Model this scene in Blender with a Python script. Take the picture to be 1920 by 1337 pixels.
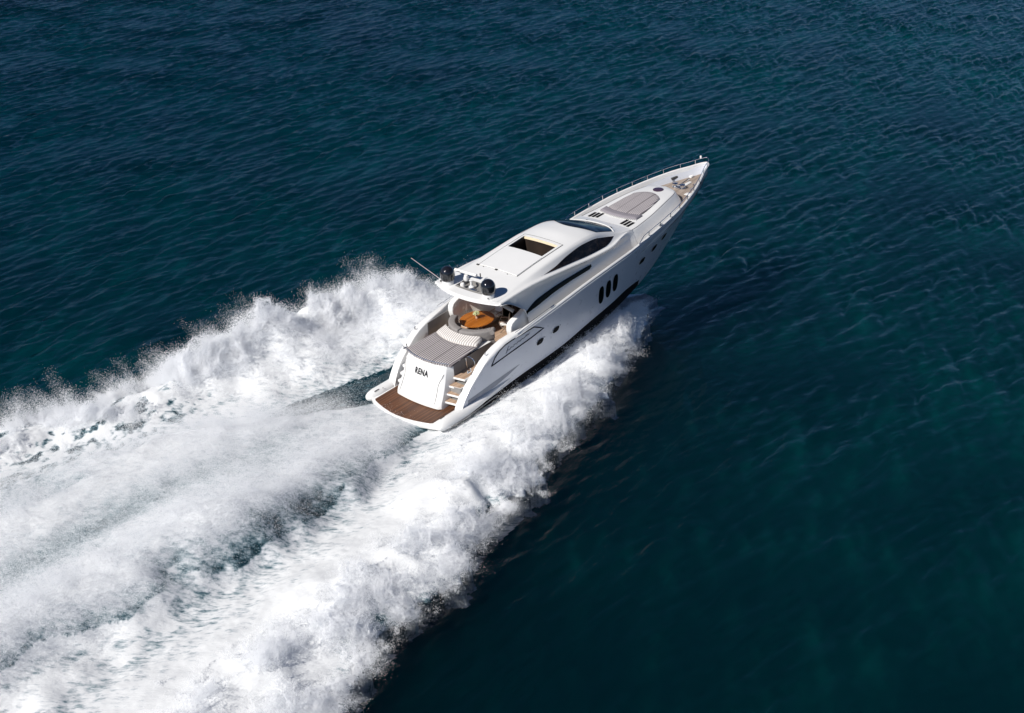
import bpy, bmesh, math, random
import numpy as np
from math import sin, cos, pi, radians, sqrt
from mathutils import Vector, Matrix

for o in list(bpy.data.objects):
    bpy.data.objects.remove(o)
SC = bpy.context.scene
COL = SC.collection
rnd = random.Random(7)

# ------------------------------------------------------------------ camera
SEA = 0.0
PITCH, ROLL = 0.444515, -0.016209
cam_d = bpy.data.cameras.new("camera")
cam_d.sensor_fit = 'HORIZONTAL'; cam_d.sensor_width = 36.0
cam_d.lens = 2520.08 / 1920 * 36.0
cam_d.clip_start = 0.5; cam_d.clip_end = 20000
cam = bpy.data.objects.new("camera", cam_d); COL.objects.link(cam)
_f = Vector((0, cos(PITCH), -sin(PITCH))); _r = Vector((1, 0, 0)); _u = Vector((0, sin(PITCH), cos(PITCH)))
R_ = cos(ROLL) * _r + sin(ROLL) * _u; U_ = -sin(ROLL) * _r + cos(ROLL) * _u
M = Matrix((R_, U_, -_f)).transposed().to_4x4()
M.translation = Vector((5.8678, -58.36285, 31.002 + 0.5))
cam.matrix_world = M
SC.camera = cam

# ------------------------------------------------------------------ light
SUN_EL, SHADOW_AZ = radians(38), radians(41)     # shadows run to the right and away
sd = Vector((cos(SHADOW_AZ) * cos(SUN_EL), sin(SHADOW_AZ) * cos(SUN_EL), -sin(SUN_EL)))
sun_d = bpy.data.lights.new("sun", 'SUN'); sun_d.energy = 5.0; sun_d.angle = radians(0.5); sun_d.color = (1.0, 0.955, 0.89)
sun = bpy.data.objects.new("sun", sun_d); COL.objects.link(sun)
sun.rotation_euler = sd.to_track_quat('-Z', 'Y').to_euler(); sun.location = (-60, -40, 60)
W = bpy.data.worlds.new("World"); SC.world = W; W.use_nodes = True
nt = W.node_tree; nt.nodes.clear()
sky = nt.nodes.new('ShaderNodeTexSky'); sky.sky_type = 'NISHITA'; sky.sun_disc = False
sky.sun_elevation = SUN_EL
to_sun = -sd
sky.sun_rotation = math.atan2(to_sun.x, to_sun.y)
sky.air_density = 0.7; sky.dust_density = 0.0; sky.ozone_density = 9.0
bg = nt.nodes.new('ShaderNodeBackground'); bg.inputs[1].default_value = 0.05
wo = nt.nodes.new('ShaderNodeOutputWorld')
nt.links.new(sky.outputs[0], bg.inputs[0]); nt.links.new(bg.outputs[0], wo.inputs[0])
SC.view_settings.view_transform = 'Standard'; SC.view_settings.look = 'None'
SC.view_settings.exposure = 0.12; SC.view_settings.gamma = 1.0; SC.view_settings.use_curve_mapping = False
SC.render.engine = 'CYCLES'
SC.cycles.max_bounces = 14; SC.cycles.diffuse_bounces = 10; SC.cycles.glossy_bounces = 3
SC.cycles.transparent_max_bounces = 12
SC.cycles.use_denoising = True

# ------------------------------------------------------------------ materials
def new_mat(name):
    m = bpy.data.materials.new(name); m.use_nodes = True
    n = m.node_tree.nodes; n.clear()
    out = n.new('ShaderNodeOutputMaterial'); b = n.new('ShaderNodeBsdfPrincipled')
    m.node_tree.links.new(b.outputs[0], out.inputs[0])
    return m, m.node_tree, b, out
def link(t, a, b): t.links.new(a, b)
def math_node(t, op, a, b=None, clamp=False):
    n = t.nodes.new('ShaderNodeMath'); n.operation = op; n.use_clamp = clamp
    for i, x in enumerate((a, b)):
        if x is None: continue
        if isinstance(x, (int, float)): n.inputs[i].default_value = x
        else: link(t, x, n.inputs[i])
    return n.outputs[0]
def noise(t, vec, scale, detail=3, rough=0.5, dim='3D'):
    n = t.nodes.new('ShaderNodeTexNoise'); n.inputs['Scale'].default_value = scale
    n.inputs['Detail'].default_value = detail; n.inputs['Roughness'].default_value = rough
    if vec is not None: link(t, vec, n.inputs['Vector'])
    return n.outputs['Fac']
def mapping(t, vec, scale=(1, 1, 1), rot=(0, 0, 0)):
    n = t.nodes.new('ShaderNodeMapping'); n.inputs['Scale'].default_value = scale; n.inputs['Rotation'].default_value = rot
    link(t, vec, n.inputs['Vector']); return n.outputs[0]
def obj_co(t):
    return t.nodes.new('ShaderNodeTexCoord').outputs['Object']
def ramp(t, fac, stops):
    n = t.nodes.new('ShaderNodeValToRGB'); link(t, fac, n.inputs[0])
    e = n.color_ramp.elements
    while len(e) < len(stops): e.new(0.5)
    for k, (p, c) in enumerate(stops):
        e[k].position = p; e[k].color = (*c, 1) if len(c) == 3 else c
    return n.outputs[0]
def bump(t, b, h, strength, dist):
    n = t.nodes.new('ShaderNodeBump'); n.inputs['Strength'].default_value = strength; n.inputs['Distance'].default_value = dist
    link(t, h, n.inputs['Height']); link(t, n.outputs[0], b.inputs['Normal'])
def plain(name, col, rough=0.4, metal=0.0, var=0.06, coat=0.0, nscale=3.0, bmp=0.0):
    m, t, b, o = new_mat(name)
    co = obj_co(t); f = noise(t, co, nscale, 4)
    lo = tuple(c * (1 - var) for c in col); hi = tuple(min(1, c * (1 + var)) for c in col)
    link(t, ramp(t, f, [(0.3, lo), (0.7, hi)]), b.inputs['Base Color'])
    b.inputs['Metallic'].default_value = metal
    f2 = noise(t, co, nscale * 4, 3)
    r = t.nodes.new('ShaderNodeMapRange'); link(t, f2, r.inputs[0]); r.inputs[3].default_value = rough * 0.93; r.inputs[4].default_value = rough * 1.07
    link(t, r.outputs[0], b.inputs['Roughness'])
    b.inputs['Coat Weight'].default_value = coat; b.inputs['Coat Roughness'].default_value = 0.06
    if bmp: bump(t, b, noise(t, co, nscale * 30, 3), bmp, 0.01)
    return m
GEL = plain("white_gelcoat", (0.75, 0.75, 0.745), 0.32, 0, 0.015, 0.35, 1.2)
GELH = plain("shade_toned_hull_white", (0.57, 0.59, 0.64), 0.28, 0, 0.02, 0.35, 0.8)  # white hull with its bluish shade mixed into the colour
GREYGEL = plain("grey_gelcoat", (0.24, 0.235, 0.23), 0.4, 0, 0.03, 0.2)
BLACK = plain("black_antifouling", (0.004, 0.004, 0.005), 0.6, 0, 0.2)
SEAM = plain("dark_seam", (0.05, 0.05, 0.05), 0.6)
CHROME = plain("stainless_steel", (0.75, 0.75, 0.76), 0.15, 1.0, 0.03)
for m_ in (BLACK,): m_.node_tree.nodes['Principled BSDF'].inputs['Specular IOR Level'].default_value = .12
DOME = plain("black_radome", (0.010, 0.010, 0.013), 0.10, 0, 0.1, 1.0)
BEIGE = plain("beige_trim", (0.72, 0.60, 0.42), 0.5, 0, 0.05)
CREAM = plain("cream_leather", (0.70, 0.66, 0.60), 0.55, 0, 0.04, 0, 6, 0.1)
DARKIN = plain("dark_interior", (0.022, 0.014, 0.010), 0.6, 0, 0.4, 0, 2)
SOFA = plain("grey_upholstery", (0.22, 0.205, 0.20), 0.85, 0, 0.08, 0, 9, 0.2)
CANVAS = plain("white_canvas", (0.80, 0.79, 0.77), 0.8, 0, 0.04, 0, 9, 0.2)
TABLE = None
def glass(name, tint, rough=0.03):
    m, t, b, o = new_mat(name)
    co = obj_co(t)
    f = noise(t, mapping(t, co, (1.0, 1.0, 2.5)), 1.6, 5, 0.6)
    link(t, ramp(t, f, [(0.42, tuple(c * 0.3 for c in tint)), (0.54, tint), (0.66, tuple(c * 3.2 for c in tint))]), b.inputs['Base Color'])
    b.inputs['Roughness'].default_value = rough; b.inputs['IOR'].default_value = 1.33
    b.inputs['Coat Weight'].default_value = 0.0; b.inputs['Coat Roughness'].default_value = 0.02
    return m
GLASS = glass("reflection_tinted_glass", (0.016, 0.012, 0.010))  # brown mottling is interior reflections painted into the panes
GLASSW = glass("windscreen_glass", (0.012, 0.018, 0.024))
GLASSB = glass("black_glass", (0.002, 0.002, 0.0025)); GLASSB.node_tree.nodes["Principled BSDF"].inputs["Specular IOR Level"].default_value = .25
def teak(name, c1, c2, c3, plank=0.07, rough=0.55):
    m, t, b, o = new_mat(name)
    co = obj_co(t)
    s = t.nodes.new('ShaderNodeSeparateXYZ'); link(t, co, s.inputs[0])
    y = math_node(t, 'MULTIPLY', s.outputs[1], 1 / plank)
    fr = math_node(t, 'FRACT', y)
    fl = math_node(t, 'FLOOR', y)
    wn = t.nodes.new('ShaderNodeTexWhiteNoise'); wn.noise_dimensions = '1D'; link(t, fl, wn.inputs['W'])
    gr = noise(t, mapping(t, co, (1.2, 14, 4)), 3, 5, 0.6)
    mixv = math_node(t, 'ADD', math_node(t, 'MULTIPLY', wn.outputs[0], 0.5), math_node(t, 'MULTIPLY', gr, 0.5))
    c = ramp(t, mixv, [(0.2, c1), (0.5, c2), (0.8, c3)])
    seam = math_node(t, 'LESS_THAN', fr, 0.12)
    mx = t.nodes.new('ShaderNodeMix'); mx.data_type = 'RGBA'
    link(t, math_node(t, 'MULTIPLY', seam, 0.75), mx.inputs[0]); link(t, c, mx.inputs[6]); mx.inputs[7].default_value = (c1[0] * .3, c1[1] * .3, c1[2] * .3, 1)
    link(t, mx.outputs[2], b.inputs['Base Color']); b.inputs['Roughness'].default_value = rough
    bump(t, b, fr, 0.05, 0.004)
    return m
TEAKP = teak("wet_teak", (0.070, 0.029, 0.014), (0.120, 0.050, 0.023), (0.175, 0.078, 0.037), 0.09, 0.5)
TEAKC = teak("pale_teak", (0.32, 0.21, 0.14), (0.42, 0.29, 0.20), (0.50, 0.36, 0.26), 0.06, 0.6)
TEAKF = teak("weathered_teak", (0.22, 0.175, 0.145), (0.30, 0.245, 0.205), (0.37, 0.305, 0.26), 0.06, 0.7)
TABLE = teak("varnished_table_wood", (0.28, 0.085, 0.012), (0.37, 0.12, 0.018), (0.46, 0.16, 0.026), 0.09, 0.25)
def stripes(name, dark, light, period, duty, seams=None):
    m, t, b, o = new_mat(name)
    co = obj_co(t)
    s = t.nodes.new('ShaderNodeSeparateXYZ'); link(t, co, s.inputs[0])
    fr = math_node(t, 'FRACT', math_node(t, 'MULTIPLY', s.outputs[1], 1 / period))
    sel = math_node(t, 'LESS_THAN', fr, duty)
    mx = t.nodes.new('ShaderNodeMix'); mx.data_type = 'RGBA'
    link(t, sel, mx.inputs[0]); mx.inputs[6].default_value = (*light, 1); mx.inputs[7].default_value = (*dark, 1)
    colr = mx.outputs[2]
    if seams:
        sy = math_node(t, 'FRACT', math_node(t, 'MULTIPLY', math_node(t, 'ADD', s.outputs[1], seams / 2), 1 / seams))
        sm = math_node(t, 'LESS_THAN', sy, 0.04)
        m2 = t.nodes.new('ShaderNodeMix'); m2.data_type = 'RGBA'
        link(t, sm, m2.inputs[0]); link(t, colr, m2.inputs[6]); m2.inputs[7].default_value = (dark[0] * .5, dark[1] * .5, dark[2] * .5, 1)
        colr = m2.outputs[2]
    link(t, colr, b.inputs['Base Color']); b.inputs['Roughness'].default_value = 0.85
    bump(t, b, noise(t, co, 60, 2), 0.15, 0.004)
    return m
STRIPE = stripes("striped_cushion", (0.16, 0.138, 0.15), (0.46, 0.435, 0.425), 0.128, 0.60, 1.06)
STRIPEB = stripes("sunlit_backrest_stripes", (0.32, 0.295, 0.285), (0.66, 0.635, 0.61), 0.128, 0.42)  # lighter than the pad: sun on the tilted backrest is in the colour
STRIPEF = stripes("striped_bow_cushion", (0.17, 0.15, 0.165), (0.50, 0.475, 0.48), 0.11, 0.60, 0.75)
MAUVE = plain("mauve_cushion", (0.215, 0.20, 0.225), 0.85, 0, 0.06, 0, 8, 0.2)

# ------------------------------------------------------------------ mesh helpers
def mk(name, verts, faces, mat, parent=None, smooth=True, sharp=35, kind=None):
    me = bpy.data.meshes.new(name)
    me.from_pydata([tuple(v) for v in verts], [], faces); me.update()
    bm = bmesh.new(); bm.from_mesh(me); bmesh.ops.remove_doubles(bm, verts=bm.verts, dist=1e-5)
    bmesh.ops.recalc_face_normals(bm, faces=bm.faces); bm.to_mesh(me); bm.free()
    for m in (mat if isinstance(mat, (list, tuple)) else [mat]): me.materials.append(m)
    if smooth:
        for p in me.polygons: p.use_smooth = True
        me.set_sharp_from_angle(angle=radians(sharp))
    o = bpy.data.objects.new(name, me); COL.objects.link(o)
    if parent is not None: o.parent = parent
    if kind: o['kind'] = kind
    return o
class MB:
    def __init__(s): s.v = []; s.f = []
    def add(s, v, f):
        n = len(s.v); s.v += [tuple(x) for x in v]; s.f += [tuple(i + n for i in q) for q in f]; return s
    def loft(s, rings, closed=False, cap0=False, cap1=False):
        k = len(rings[0]); v = [p for r in rings for p in r]; f = []
        for i in range(len(rings) - 1):
            for j in range(k if closed else k - 1):
                a = i * k + j; b = i * k + (j + 1) % k
                f.append((a, b, b + k, a + k))
        if cap0: f.append(tuple(range(k)))
        if cap1: f.append(tuple((len(rings) - 1) * k + j for j in reversed(range(k))))
        return s.add(v, f)
    def tube(s, path, r, n=8, closed=False):
        P = [Vector(p) for p in path]; rings = []
        for i, p in enumerate(P):
            if closed: d = P[(i + 1) % len(P)] - P[i - 1]
            else: d = P[min(i + 1, len(P) - 1)] - P[max(i - 1, 0)]
            d.normalize()
            a = d.cross(Vector((0, 0, 1)));
            if a.length < 1e-3: a = d.cross(Vector((0, 1, 0)))
            a.normalize(); b = a.cross(d)
            rr = r[i] if isinstance(r, (list, tuple)) else r
            rings.append([p + a * rr * cos(t * 2 * pi / n) + b * rr * sin(t * 2 * pi / n) for t in range(n)])
        if closed: rings.append(rings[0])
        return s.loft(rings, True, not closed, not closed)
    def box(s, c, sz, rz=0, bev=0.0):
        bm = bmesh.new(); bmesh.ops.create_cube(bm, size=1.0)
        for v in bm.verts: v.co = Vector((v.co.x * sz[0], v.co.y * sz[1], v.co.z * sz[2]))
        if bev: bmesh.ops.bevel(bm, geom=list(bm.edges), offset=bev, segments=2, affect='EDGES', profile=0.5)
        bm.verts.index_update()
        R = Matrix.Rotation(rz, 3, 'Z'); cc = Vector(c)
        s.add([R @ v.co + cc for v in bm.verts], [[v.index for v in f.verts] for f in bm.faces]); bm.free(); return s
    def prism(s, outline, axis, a, b, bev=0.0, seg=2):
        """outline of 2-D points extruded along axis from a to b; bevelled rims"""
        def P(p, t):
            return {0: (t, p[0], p[1]), 1: (p[0], t, p[1]), 2: (p[0], p[1], t)}[axis]
        bm = bmesh.new()
        v0 = [bm.verts.new(P(p, a)) for p in outline]; v1 = [bm.verts.new(P(p, b)) for p in outline]
        bm.faces.new(v0); bm.faces.new(list(reversed(v1)))
        n = len(outline)
        for i in range(n): bm.faces.new((v0[i], v1[i], v1[(i + 1) % n], v0[(i + 1) % n]))
        bmesh.ops.recalc_face_normals(bm, faces=bm.faces)
        if bev:
            es = [e for e in bm.edges if (e.verts[0] in v0) == (e.verts[1] in v0)]
            bmesh.ops.bevel(bm, geom=es, offset=bev, segments=seg, affect='EDGES', profile=0.5)
        bm.verts.index_update()
        s.add([v.co.copy() for v in bm.verts], [[v.index for v in f.verts] for f in bm.faces]); bm.free(); return s
    def lathe(s, prof, c, n=24):
        c = Vector(c)
        rings = [[c + Vector((r * cos(2 * pi * k / n), r * sin(2 * pi * k / n), z)) for k in range(n)] for r, z in prof]
        return s.loft(rings, True, prof[0][0] > 1e-6, prof[-1][0] > 1e-6)
    def build(s, name, mat, parent=None, **k): return mk(name, s.v, s.f, mat, parent, **k)
def pchip(xs, ys):
    xs = np.array(xs, float); ys = np.array(ys, float)
    if xs[0] > xs[-1]: xs = xs[::-1]; ys = ys[::-1]
    h = np.diff(xs); d = np.diff(ys) / h; m = np.zeros(len(xs))
    for i in range(1, len(xs) - 1):
        if d[i - 1] * d[i] > 0:
            w1 = 2 * h[i] + h[i - 1]; w2 = h[i] + 2 * h[i - 1]
            m[i] = (w1 + w2) / (w1 / d[i - 1] + w2 / d[i])
    m[0] = d[0]; m[-1] = d[-1]
    def F(x):
        x = np.clip(np.asarray(x, float), xs[0], xs[-1])
        k = np.clip(np.searchsorted(xs, x) - 1, 0, len(xs) - 2)
        t = (x - xs[k]) / h[k]
        r = ((2 * t**3 - 3 * t**2 + 1) * ys[k] + (t**3 - 2 * t**2 + t) * h[k] * m[k] + (-2 * t**3 + 3 * t**2) * ys[k + 1] + (t**3 - t**2) * h[k] * m[k + 1])
        return float(r) if r.ndim == 0 else r
    return F
def tab(d):
    k = sorted(d); return pchip(k, [d[i] for i in k])
def frange(a, b, n): return [a + (b - a) * i / (n - 1) for i in range(n)]
def tagged(o, label=None, cat=None, group=None, kind=None):
    for k, v in (('label', label), ('category', cat), ('group', group), ('kind', kind)):
        if v: o[k] = v
    return o

# ------------------------------------------------------------------ the yacht
HEAD, TRIM = 0.8443688, 0.0791917
Mx = Vector((cos(HEAD) * cos(TRIM), sin(HEAD) * cos(TRIM), sin(TRIM))); My = Vector((-sin(HEAD), cos(HEAD), 0)); Mz = Mx.cross(My)
BOAT = Matrix((Mx, My, Mz)).transposed().to_4x4(); BOAT.translation = Vector((0, 0, 0.5))
yacht = bpy.data.objects.new("motor_yacht", None); COL.objects.link(yacht)
yacht.matrix_world = BOAT; yacht.empty_display_size = 0.3
tagged(yacht, "white motor yacht RENA racing over dark blue sea between two walls of spray", "yacht")
def thing(name, label, cat, loc, rz=0, group=None):
    o = bpy.data.objects.new(name, None); COL.objects.link(o); o.empty_display_size = 0.1
    o.matrix_world = BOAT @ Matrix.Translation(loc) @ Matrix.Rotation(rz, 4, 'Z')
    return tagged(o, label, cat, group)

yS = tab({0: 2.55, 2.2: 2.62, 4: 2.7, 5.75: 2.74, 8: 2.78, 12: 2.8, 15: 2.78, 17.5: 2.7, 18.5: 2.63, 19.5: 2.54, 20.5: 2.42, 21.5: 2.24, 22.5: 2.0, 23.5: 1.72, 24.5: 1.38, 25.5: 0.98, 26.3: 0.62, 26.9: 0.42, 27.2: 0.27, 27.32: 0.16, 27.37: 0.04})
zS = tab({2.15: 0.05, 2.25: 0.30, 2.4: 0.55, 2.7: 0.95, 3.0: 1.24, 3.67: 1.76, 4.18: 2.12, 4.75: 2.36, 5.73: 2.58, 6.8: 2.66, 8.9: 2.85, 12.1: 3.19, 14.5: 3.38, 16.7: 3.54, 17.5: 3.64, 18.5: 3.73, 19.5: 3.81, 20.5: 3.9, 21.5: 3.97, 22.5: 4.04, 23.5: 4.12, 24.5: 4.2, 25.5: 4.27, 27.37: 4.3})
yI = tab({2.2: 2.10, 3: 2.20, 5.6: 2.25, 6.3: 2.35, 7.2: 2.58, 8: 2.63, 12: 2.66, 15: 2.64, 17.5: 2.56})
paint = tab({0: -0.42, 1.5: -0.36, 3: -0.25, 6.6: 0.12, 8: 0.20, 10: 0.34, 12: 0.63, 14.6: 0.90, 16: 1.05, 17: 0.98, 18.5: 0.62, 20: -0.1, 28: -3})
zC = tab({0: -0.85, 3: -0.8, 6.6: -0.5, 10: -0.3, 14: 0.1, 16: 0.35, 18: 0.55, 20: 0.85, 22: 1.4, 24: 2.2, 25.5: 2.95, 26.6: 3.65, 27.37: 4.28})
yC = tab({0: 2.35, 6: 2.5, 10: 2.52, 14: 2.36, 16: 2.15, 18: 1.8, 20: 1.36, 22: 0.9, 24: 0.5, 25.5: 0.25, 26.6: 0.09, 27.37: 0.01})
zK = tab({0: -1.3, 14: -1.35, 17: -1.2, 19: -0.95, 20.4: -0.67, 21.5: -0.25, 22.5: 0.2, 23.5: 0.78, 24.3: 1.36, 25: 2.0, 26: 2.95, 27: 3.9, 27.37: 4.27})
pw = tab({0: 0.55, 8: 0.6, 14: 0.75, 18: 0.95, 22: 1.15, 27.4: 1.2})
def side_y(x, z):
    c, s = zC(x), zS(x) if x > 5.73 else 2.58
    t = min(1, max(0, (z - c) / (s - c)))
    return yC(x) + ((yS(x)) - yC(x)) * t ** pw(x)
HX = [2.15, 2.2, 2.3, 2.45, 2.6, 2.8, 3.0, 3.3, 3.67, 4.0, 4.4, 4.9, 5.5] + frange(6.1, 25.6, 40) + [26, 26.3, 26.6, 26.9, 27.1, 27.25, 27.37]
zD = tab({5: 1.42, 8: 1.45, 9.5: 2.2, 12: 2.55, 15: 2.75, 18: 3.02, 20.5: 3.32, 23: 3.55, 27.3: 3.72})
def capw(x): return 0.13
def inner_y(x):
    if x < 8: return yI(x)
    return max(0.0, yS(x) - 0.15)
hull = MB(); bottom = MB(); bul = MB()
for sg in (-1, 1):
    rings, rb = [], []
    for x in HX:
        zs, ys = zS(x), yS(x); zp = max(paint(x), zC(x) + 0.002)
        zp = min(zp, zs - 0.02)
        yi = inner_y(x); r = []
        zdk = zD(x) - 0.06 if x > 5.5 else -0.1
        r.append((x, sg * max(0, yi - (0.0 if x < 20 else 0.03 * min(1, yi))), min(zdk, zs - .05)))
        r.append((x, sg * yi, zs - 0.035)); r.append((x, sg * (yi + 0.02), zs - 0.005))
        r.append((x, sg * max(0, min(ys - .02, yi + 0.07)), zs + 0.012))
        rr = min(0.13, (ys - yi) * 0.45)
        r.append((x, sg * max(0, ys - rr), zs + 0.0)); r.append((x, sg * max(0, ys - rr * 0.3), zs - rr * 0.35)); r.append((x, sg * side_y(x, zs - rr), zs - rr))
        for k in range(1, 9):
            z = (zs - rr) + (zp - (zs - rr)) * k / 8
            r.append((x, sg * side_y(x, z), z))
        rings.append(r)
        zc = min(zC(x), zp - .001)
        rb.append([(x, sg * (side_y(x, z) if z > zc + 1e-6 else yC(x)), z) for z in frange(zp, zc, 4)] + [(x, sg * yC(x) * (1 - k / 4), zc + (min(zK(x), zc) - zc) * k / 4) for k in (1, 2, 3, 4)])
    bul.loft([r[:7] for r in rings]); hull.loft([r[6:] for r in rings])
    i0 = next(i for i, x in enumerate(HX) if x > 17.2)
    bottom.loft([[(1.5, p[1] * .97, p[2]) for p in rb[0]]] + rb[:i0 + 1], False, True)
    hull.loft(rb[i0:])
    # aft end of the coaming
    bul.add([p for p in rings[0]], [tuple(range(len(rings[0])))])
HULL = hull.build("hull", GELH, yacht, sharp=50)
bul.build("bulwark", GEL, yacht, sharp=50); bottom.build("hull_bottom", BLACK, yacht)

# decks
def deck_strip(name, xs, yfun, zfun, mat, dz=0.0):
    m = MB(); m.loft([[(x, y * yfun(x), zfun(x) + dz + 0.02 * (1 - y * y)) for y in frange(-1, 1, 9)] for x in xs])
    return m.build(name, mat, yacht)
deck_strip("side_deck", frange(9.2, 23.0, 30), lambda x: inner_y(x) + .02, zD, TEAKF, -.004)
deck_strip("foredeck", frange(22.4, 27.15, 20), lambda x: max(.02, inner_y(x) + .03), zD, TEAKF, 0.004)
deck_strip("cockpit_floor", frange(4.2, 9.3, 6), lambda x: 2.3, lambda x: 1.42, TEAKC)

# rub strip along the sheer of each side
for sg in (-1, 1):
    m = MB(); m.tube([(x, sg * (side_y(x, zS(x) - .16) + .01), zS(x) - .16) for x in frange(6.2, 27.2, 50)], 0.022, 6)
    m.build("rub_rail", CHROME if False else GEL, HULL)

# swim platform with sponsons
plat = [(0.12, 0), (0.14, .5), (0.26, 1.1), (0.42, 1.6), (0.58, 2.05), (0.74, 2.4), (0.95, 2.60), (1.25, 2.72)]
half = plat + [(2.6, 2.82), (2.6, 0)]
outl = [(x, -y) for x, y in reversed(plat[1:])] + plat + [(2.6, 2.76), (2.6, -2.76)]
m = MB().prism(outl, 2, -0.30, 0.015, 0.06, 3)
for sg in (-1, 1):
    rings = []
    for i, x in enumerate([0.55, 0.62, 0.8, 1.1, 1.6, 2.2, 2.8, 3.4, 4.0, 4.6, 5.2, 5.8, 6.3]):
        t = max(0, (x - 2.2) / 4.1)
        hw = 0.33 * (1 - t ** 1.6) + 0.02; hh = 0.27 * (1 - t ** 1.3) + 0.02
        f = {0: .35, 1: .6, 2: .85}.get(i, 1)
        cy = 2.46 + 0.10 * t; cz = -0.06 + 0.40 * t
        rings.append([(x, sg * (cy + hw * f * cos(a)), cz + hh * f * sin(a) + .02) for a in [2 * pi * k / 16 for k in range(16)]])
    m.loft(rings, True, True, True)
PLAT = m.build("swim_platform", GEL, yacht, sharp=40)
m = MB(); tp = [(0.22, 0), (0.25, .5), (0.36, 1.1), (0.50, 1.6), (0.60, 1.9), (0.70, 2.02)]
to = [(x, -y) for x, y in reversed(tp[1:])] + tp + [(2.5, 2.04), (2.5, -2.04)]
m.prism(to, 2, -0.05, 0.03); m.build("teak_deck", TEAKP, PLAT)
for sg in (-1, 1):
    m = MB().box((1.1, sg * 2.3, 0.233), (0.30, 0.05, 0.03), 0, .01); m.build("deck_fitting", SEAM, PLAT); MB().box((1.45, sg * 2.2, 0.24), (0.05, 0.05, 0.03), 0, .01).build("deck_fitting", SEAM, PLAT)
    m = MB().tube([(x, sg * (2.80 + .02 - 0.08 * max(0, (x - 2.6) / 2.4)), -0.16 + 0.1 * max(0, (x - 2) / 2.6)) for x in frange(1.15, 4.6, 12)], 0.028, 6); m.build("rub_rail", GREYGEL, PLAT)
# scoop recess above the sponson: a flat strip with the shade in its colour
for sg in (-1, 1):
    m = MB()
    top = [(2.7, .50), (3.6, .60), (4.6, .70), (5.6, .78), (6.5, .82)]; bot = [(2.7, .22), (3.6, .26), (4.6, .38), (5.6, .56), (6.5, .80)]
    m.loft([[(a[0], sg * (side_y(a[0], a[1]) + .006), a[1]) for a in top], [(b[0], sg * (side_y(b[0], b[1]) + .006), b[1]) for b in bot]])
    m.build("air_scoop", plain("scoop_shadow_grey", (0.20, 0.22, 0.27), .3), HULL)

# garage block: transom panel, side walls, sun pad
def PX(s):   # profile of the transom panel, s 0 (platform) .. 1 (top)
    return pchip([0, .06, .12, .3, .55, .85, .95, 1.0], [1.80, 1.70, 1.72, 1.94, 2.20, 2.44, 2.54, 2.66])(s), pchip([0, .06, .12, .3, .55, .85, .95, 1.0], [.03, .10, .25, .65, 1.18, 1.78, 1.98, 2.06])(s)
def panel(y01, s, off=0.0):
    x, z = PX(s); w = 1.56 - 0.22 * s; y = y01 * w
    x2, z2 = PX(min(1, s + .02)); n = Vector((-(z2 - z), 0, (x2 - x))); n = n.normalized() if n.length > 0 else Vector((-1, 0, 0))
    if n.x > 0: n = -n
    edge = max(0, abs(y01) - .88) / .12
    p = Vector((x - 0.14 * (1 - y01 * y01) + 0.13 * edge ** 2, y, z)) + n * off
    return p
m = MB(); ss = frange(0, 1, 22)
m.loft([[panel(t, s) for t in frange(-1, 1, 27)] for s in ss])
m.loft([[panel(t, 1) for t in frange(-1, 1, 27)], [Vector((5.75, 1.5 * t, 2.10)) for t in frange(-1, 1, 27)]])
LOCK = m.build("stern_locker", GEL, yacht, sharp=32)
for sg in (-1, 1):
    m = MB().tube([panel(sg * .80, .52, .008), panel(sg * .84, .62, .008), panel(sg * .92, .72, .008), panel(sg * .95, .80, .008)][::-1] + [panel(sg * .80, s_, .008) for s_ in (.45, .35, .25, .15)], .018, 6); m.build("panel_groove", GREYGEL, LOCK)
SIDEG = plain("dark_grey_side_panel", (0.15, 0.145, 0.145), .6, 0, .05)  # darker grey than the rest of the block
for sg in (-1, 1):
    ms_ = MB(); ms_.loft([[panel(sg, s) for s in ss], [Vector((2.95, sg * 1.51, max(.1, PX(s)[1]) if s < 1 else 2.06)) for s in ss]]); ms_.build("block_corner", GEL, LOCK, sharp=32)
    ms_ = MB(); ms_.loft([[Vector((2.95, sg * 1.51, max(.1, PX(s)[1]) if s < 1 else 2.06)) for s in ss], [Vector((5.75, sg * 1.5, max(.1, PX(s)[1]) if s < 1 else 2.10)) for s in ss]]); ms_.build("side_panel", SIDEG, LOCK)
# name on the transom
def text_mesh(body, size=1.0, off=0.0):
    cu = bpy.data.curves.new("t", 'FONT'); cu.body = body; cu.size = size; cu.offset = off; cu.space_character = 1.14; cu.align_x = 'CENTER'; cu.resolution_u = 4
    ob = bpy.data.objects.new("t", cu); COL.objects.link(ob)
    bpy.context.view_layer.update()
    me = bpy.data.meshes.new_from_object(ob.evaluated_get(bpy.context.evaluated_depsgraph_get()))
    vs = [v.co.copy() for v in me.vertices]; fs = [tuple(p.vertices) for p in me.polygons]
    bpy.data.objects.remove(ob); bpy.data.curves.remove(cu); bpy.data.meshes.remove(me); return vs, fs
tv, tf = text_mesh("RENA", 1.0, 0.05)
wd = max(v.x for v in tv) - min(v.x for v in tv); hh = max(v.y for v in tv)
vv = [panel(-(v.x / wd * 0.92) / 1.42 + 0.01, 0.655 + (v.y / hh) * 0.145, .012) for v in tv]
INK = plain("black_lettering", (0.012, 0.012, 0.014), 0.4)
mk("name_lettering", vv, tf, INK, LOCK, smooth=False)
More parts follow.
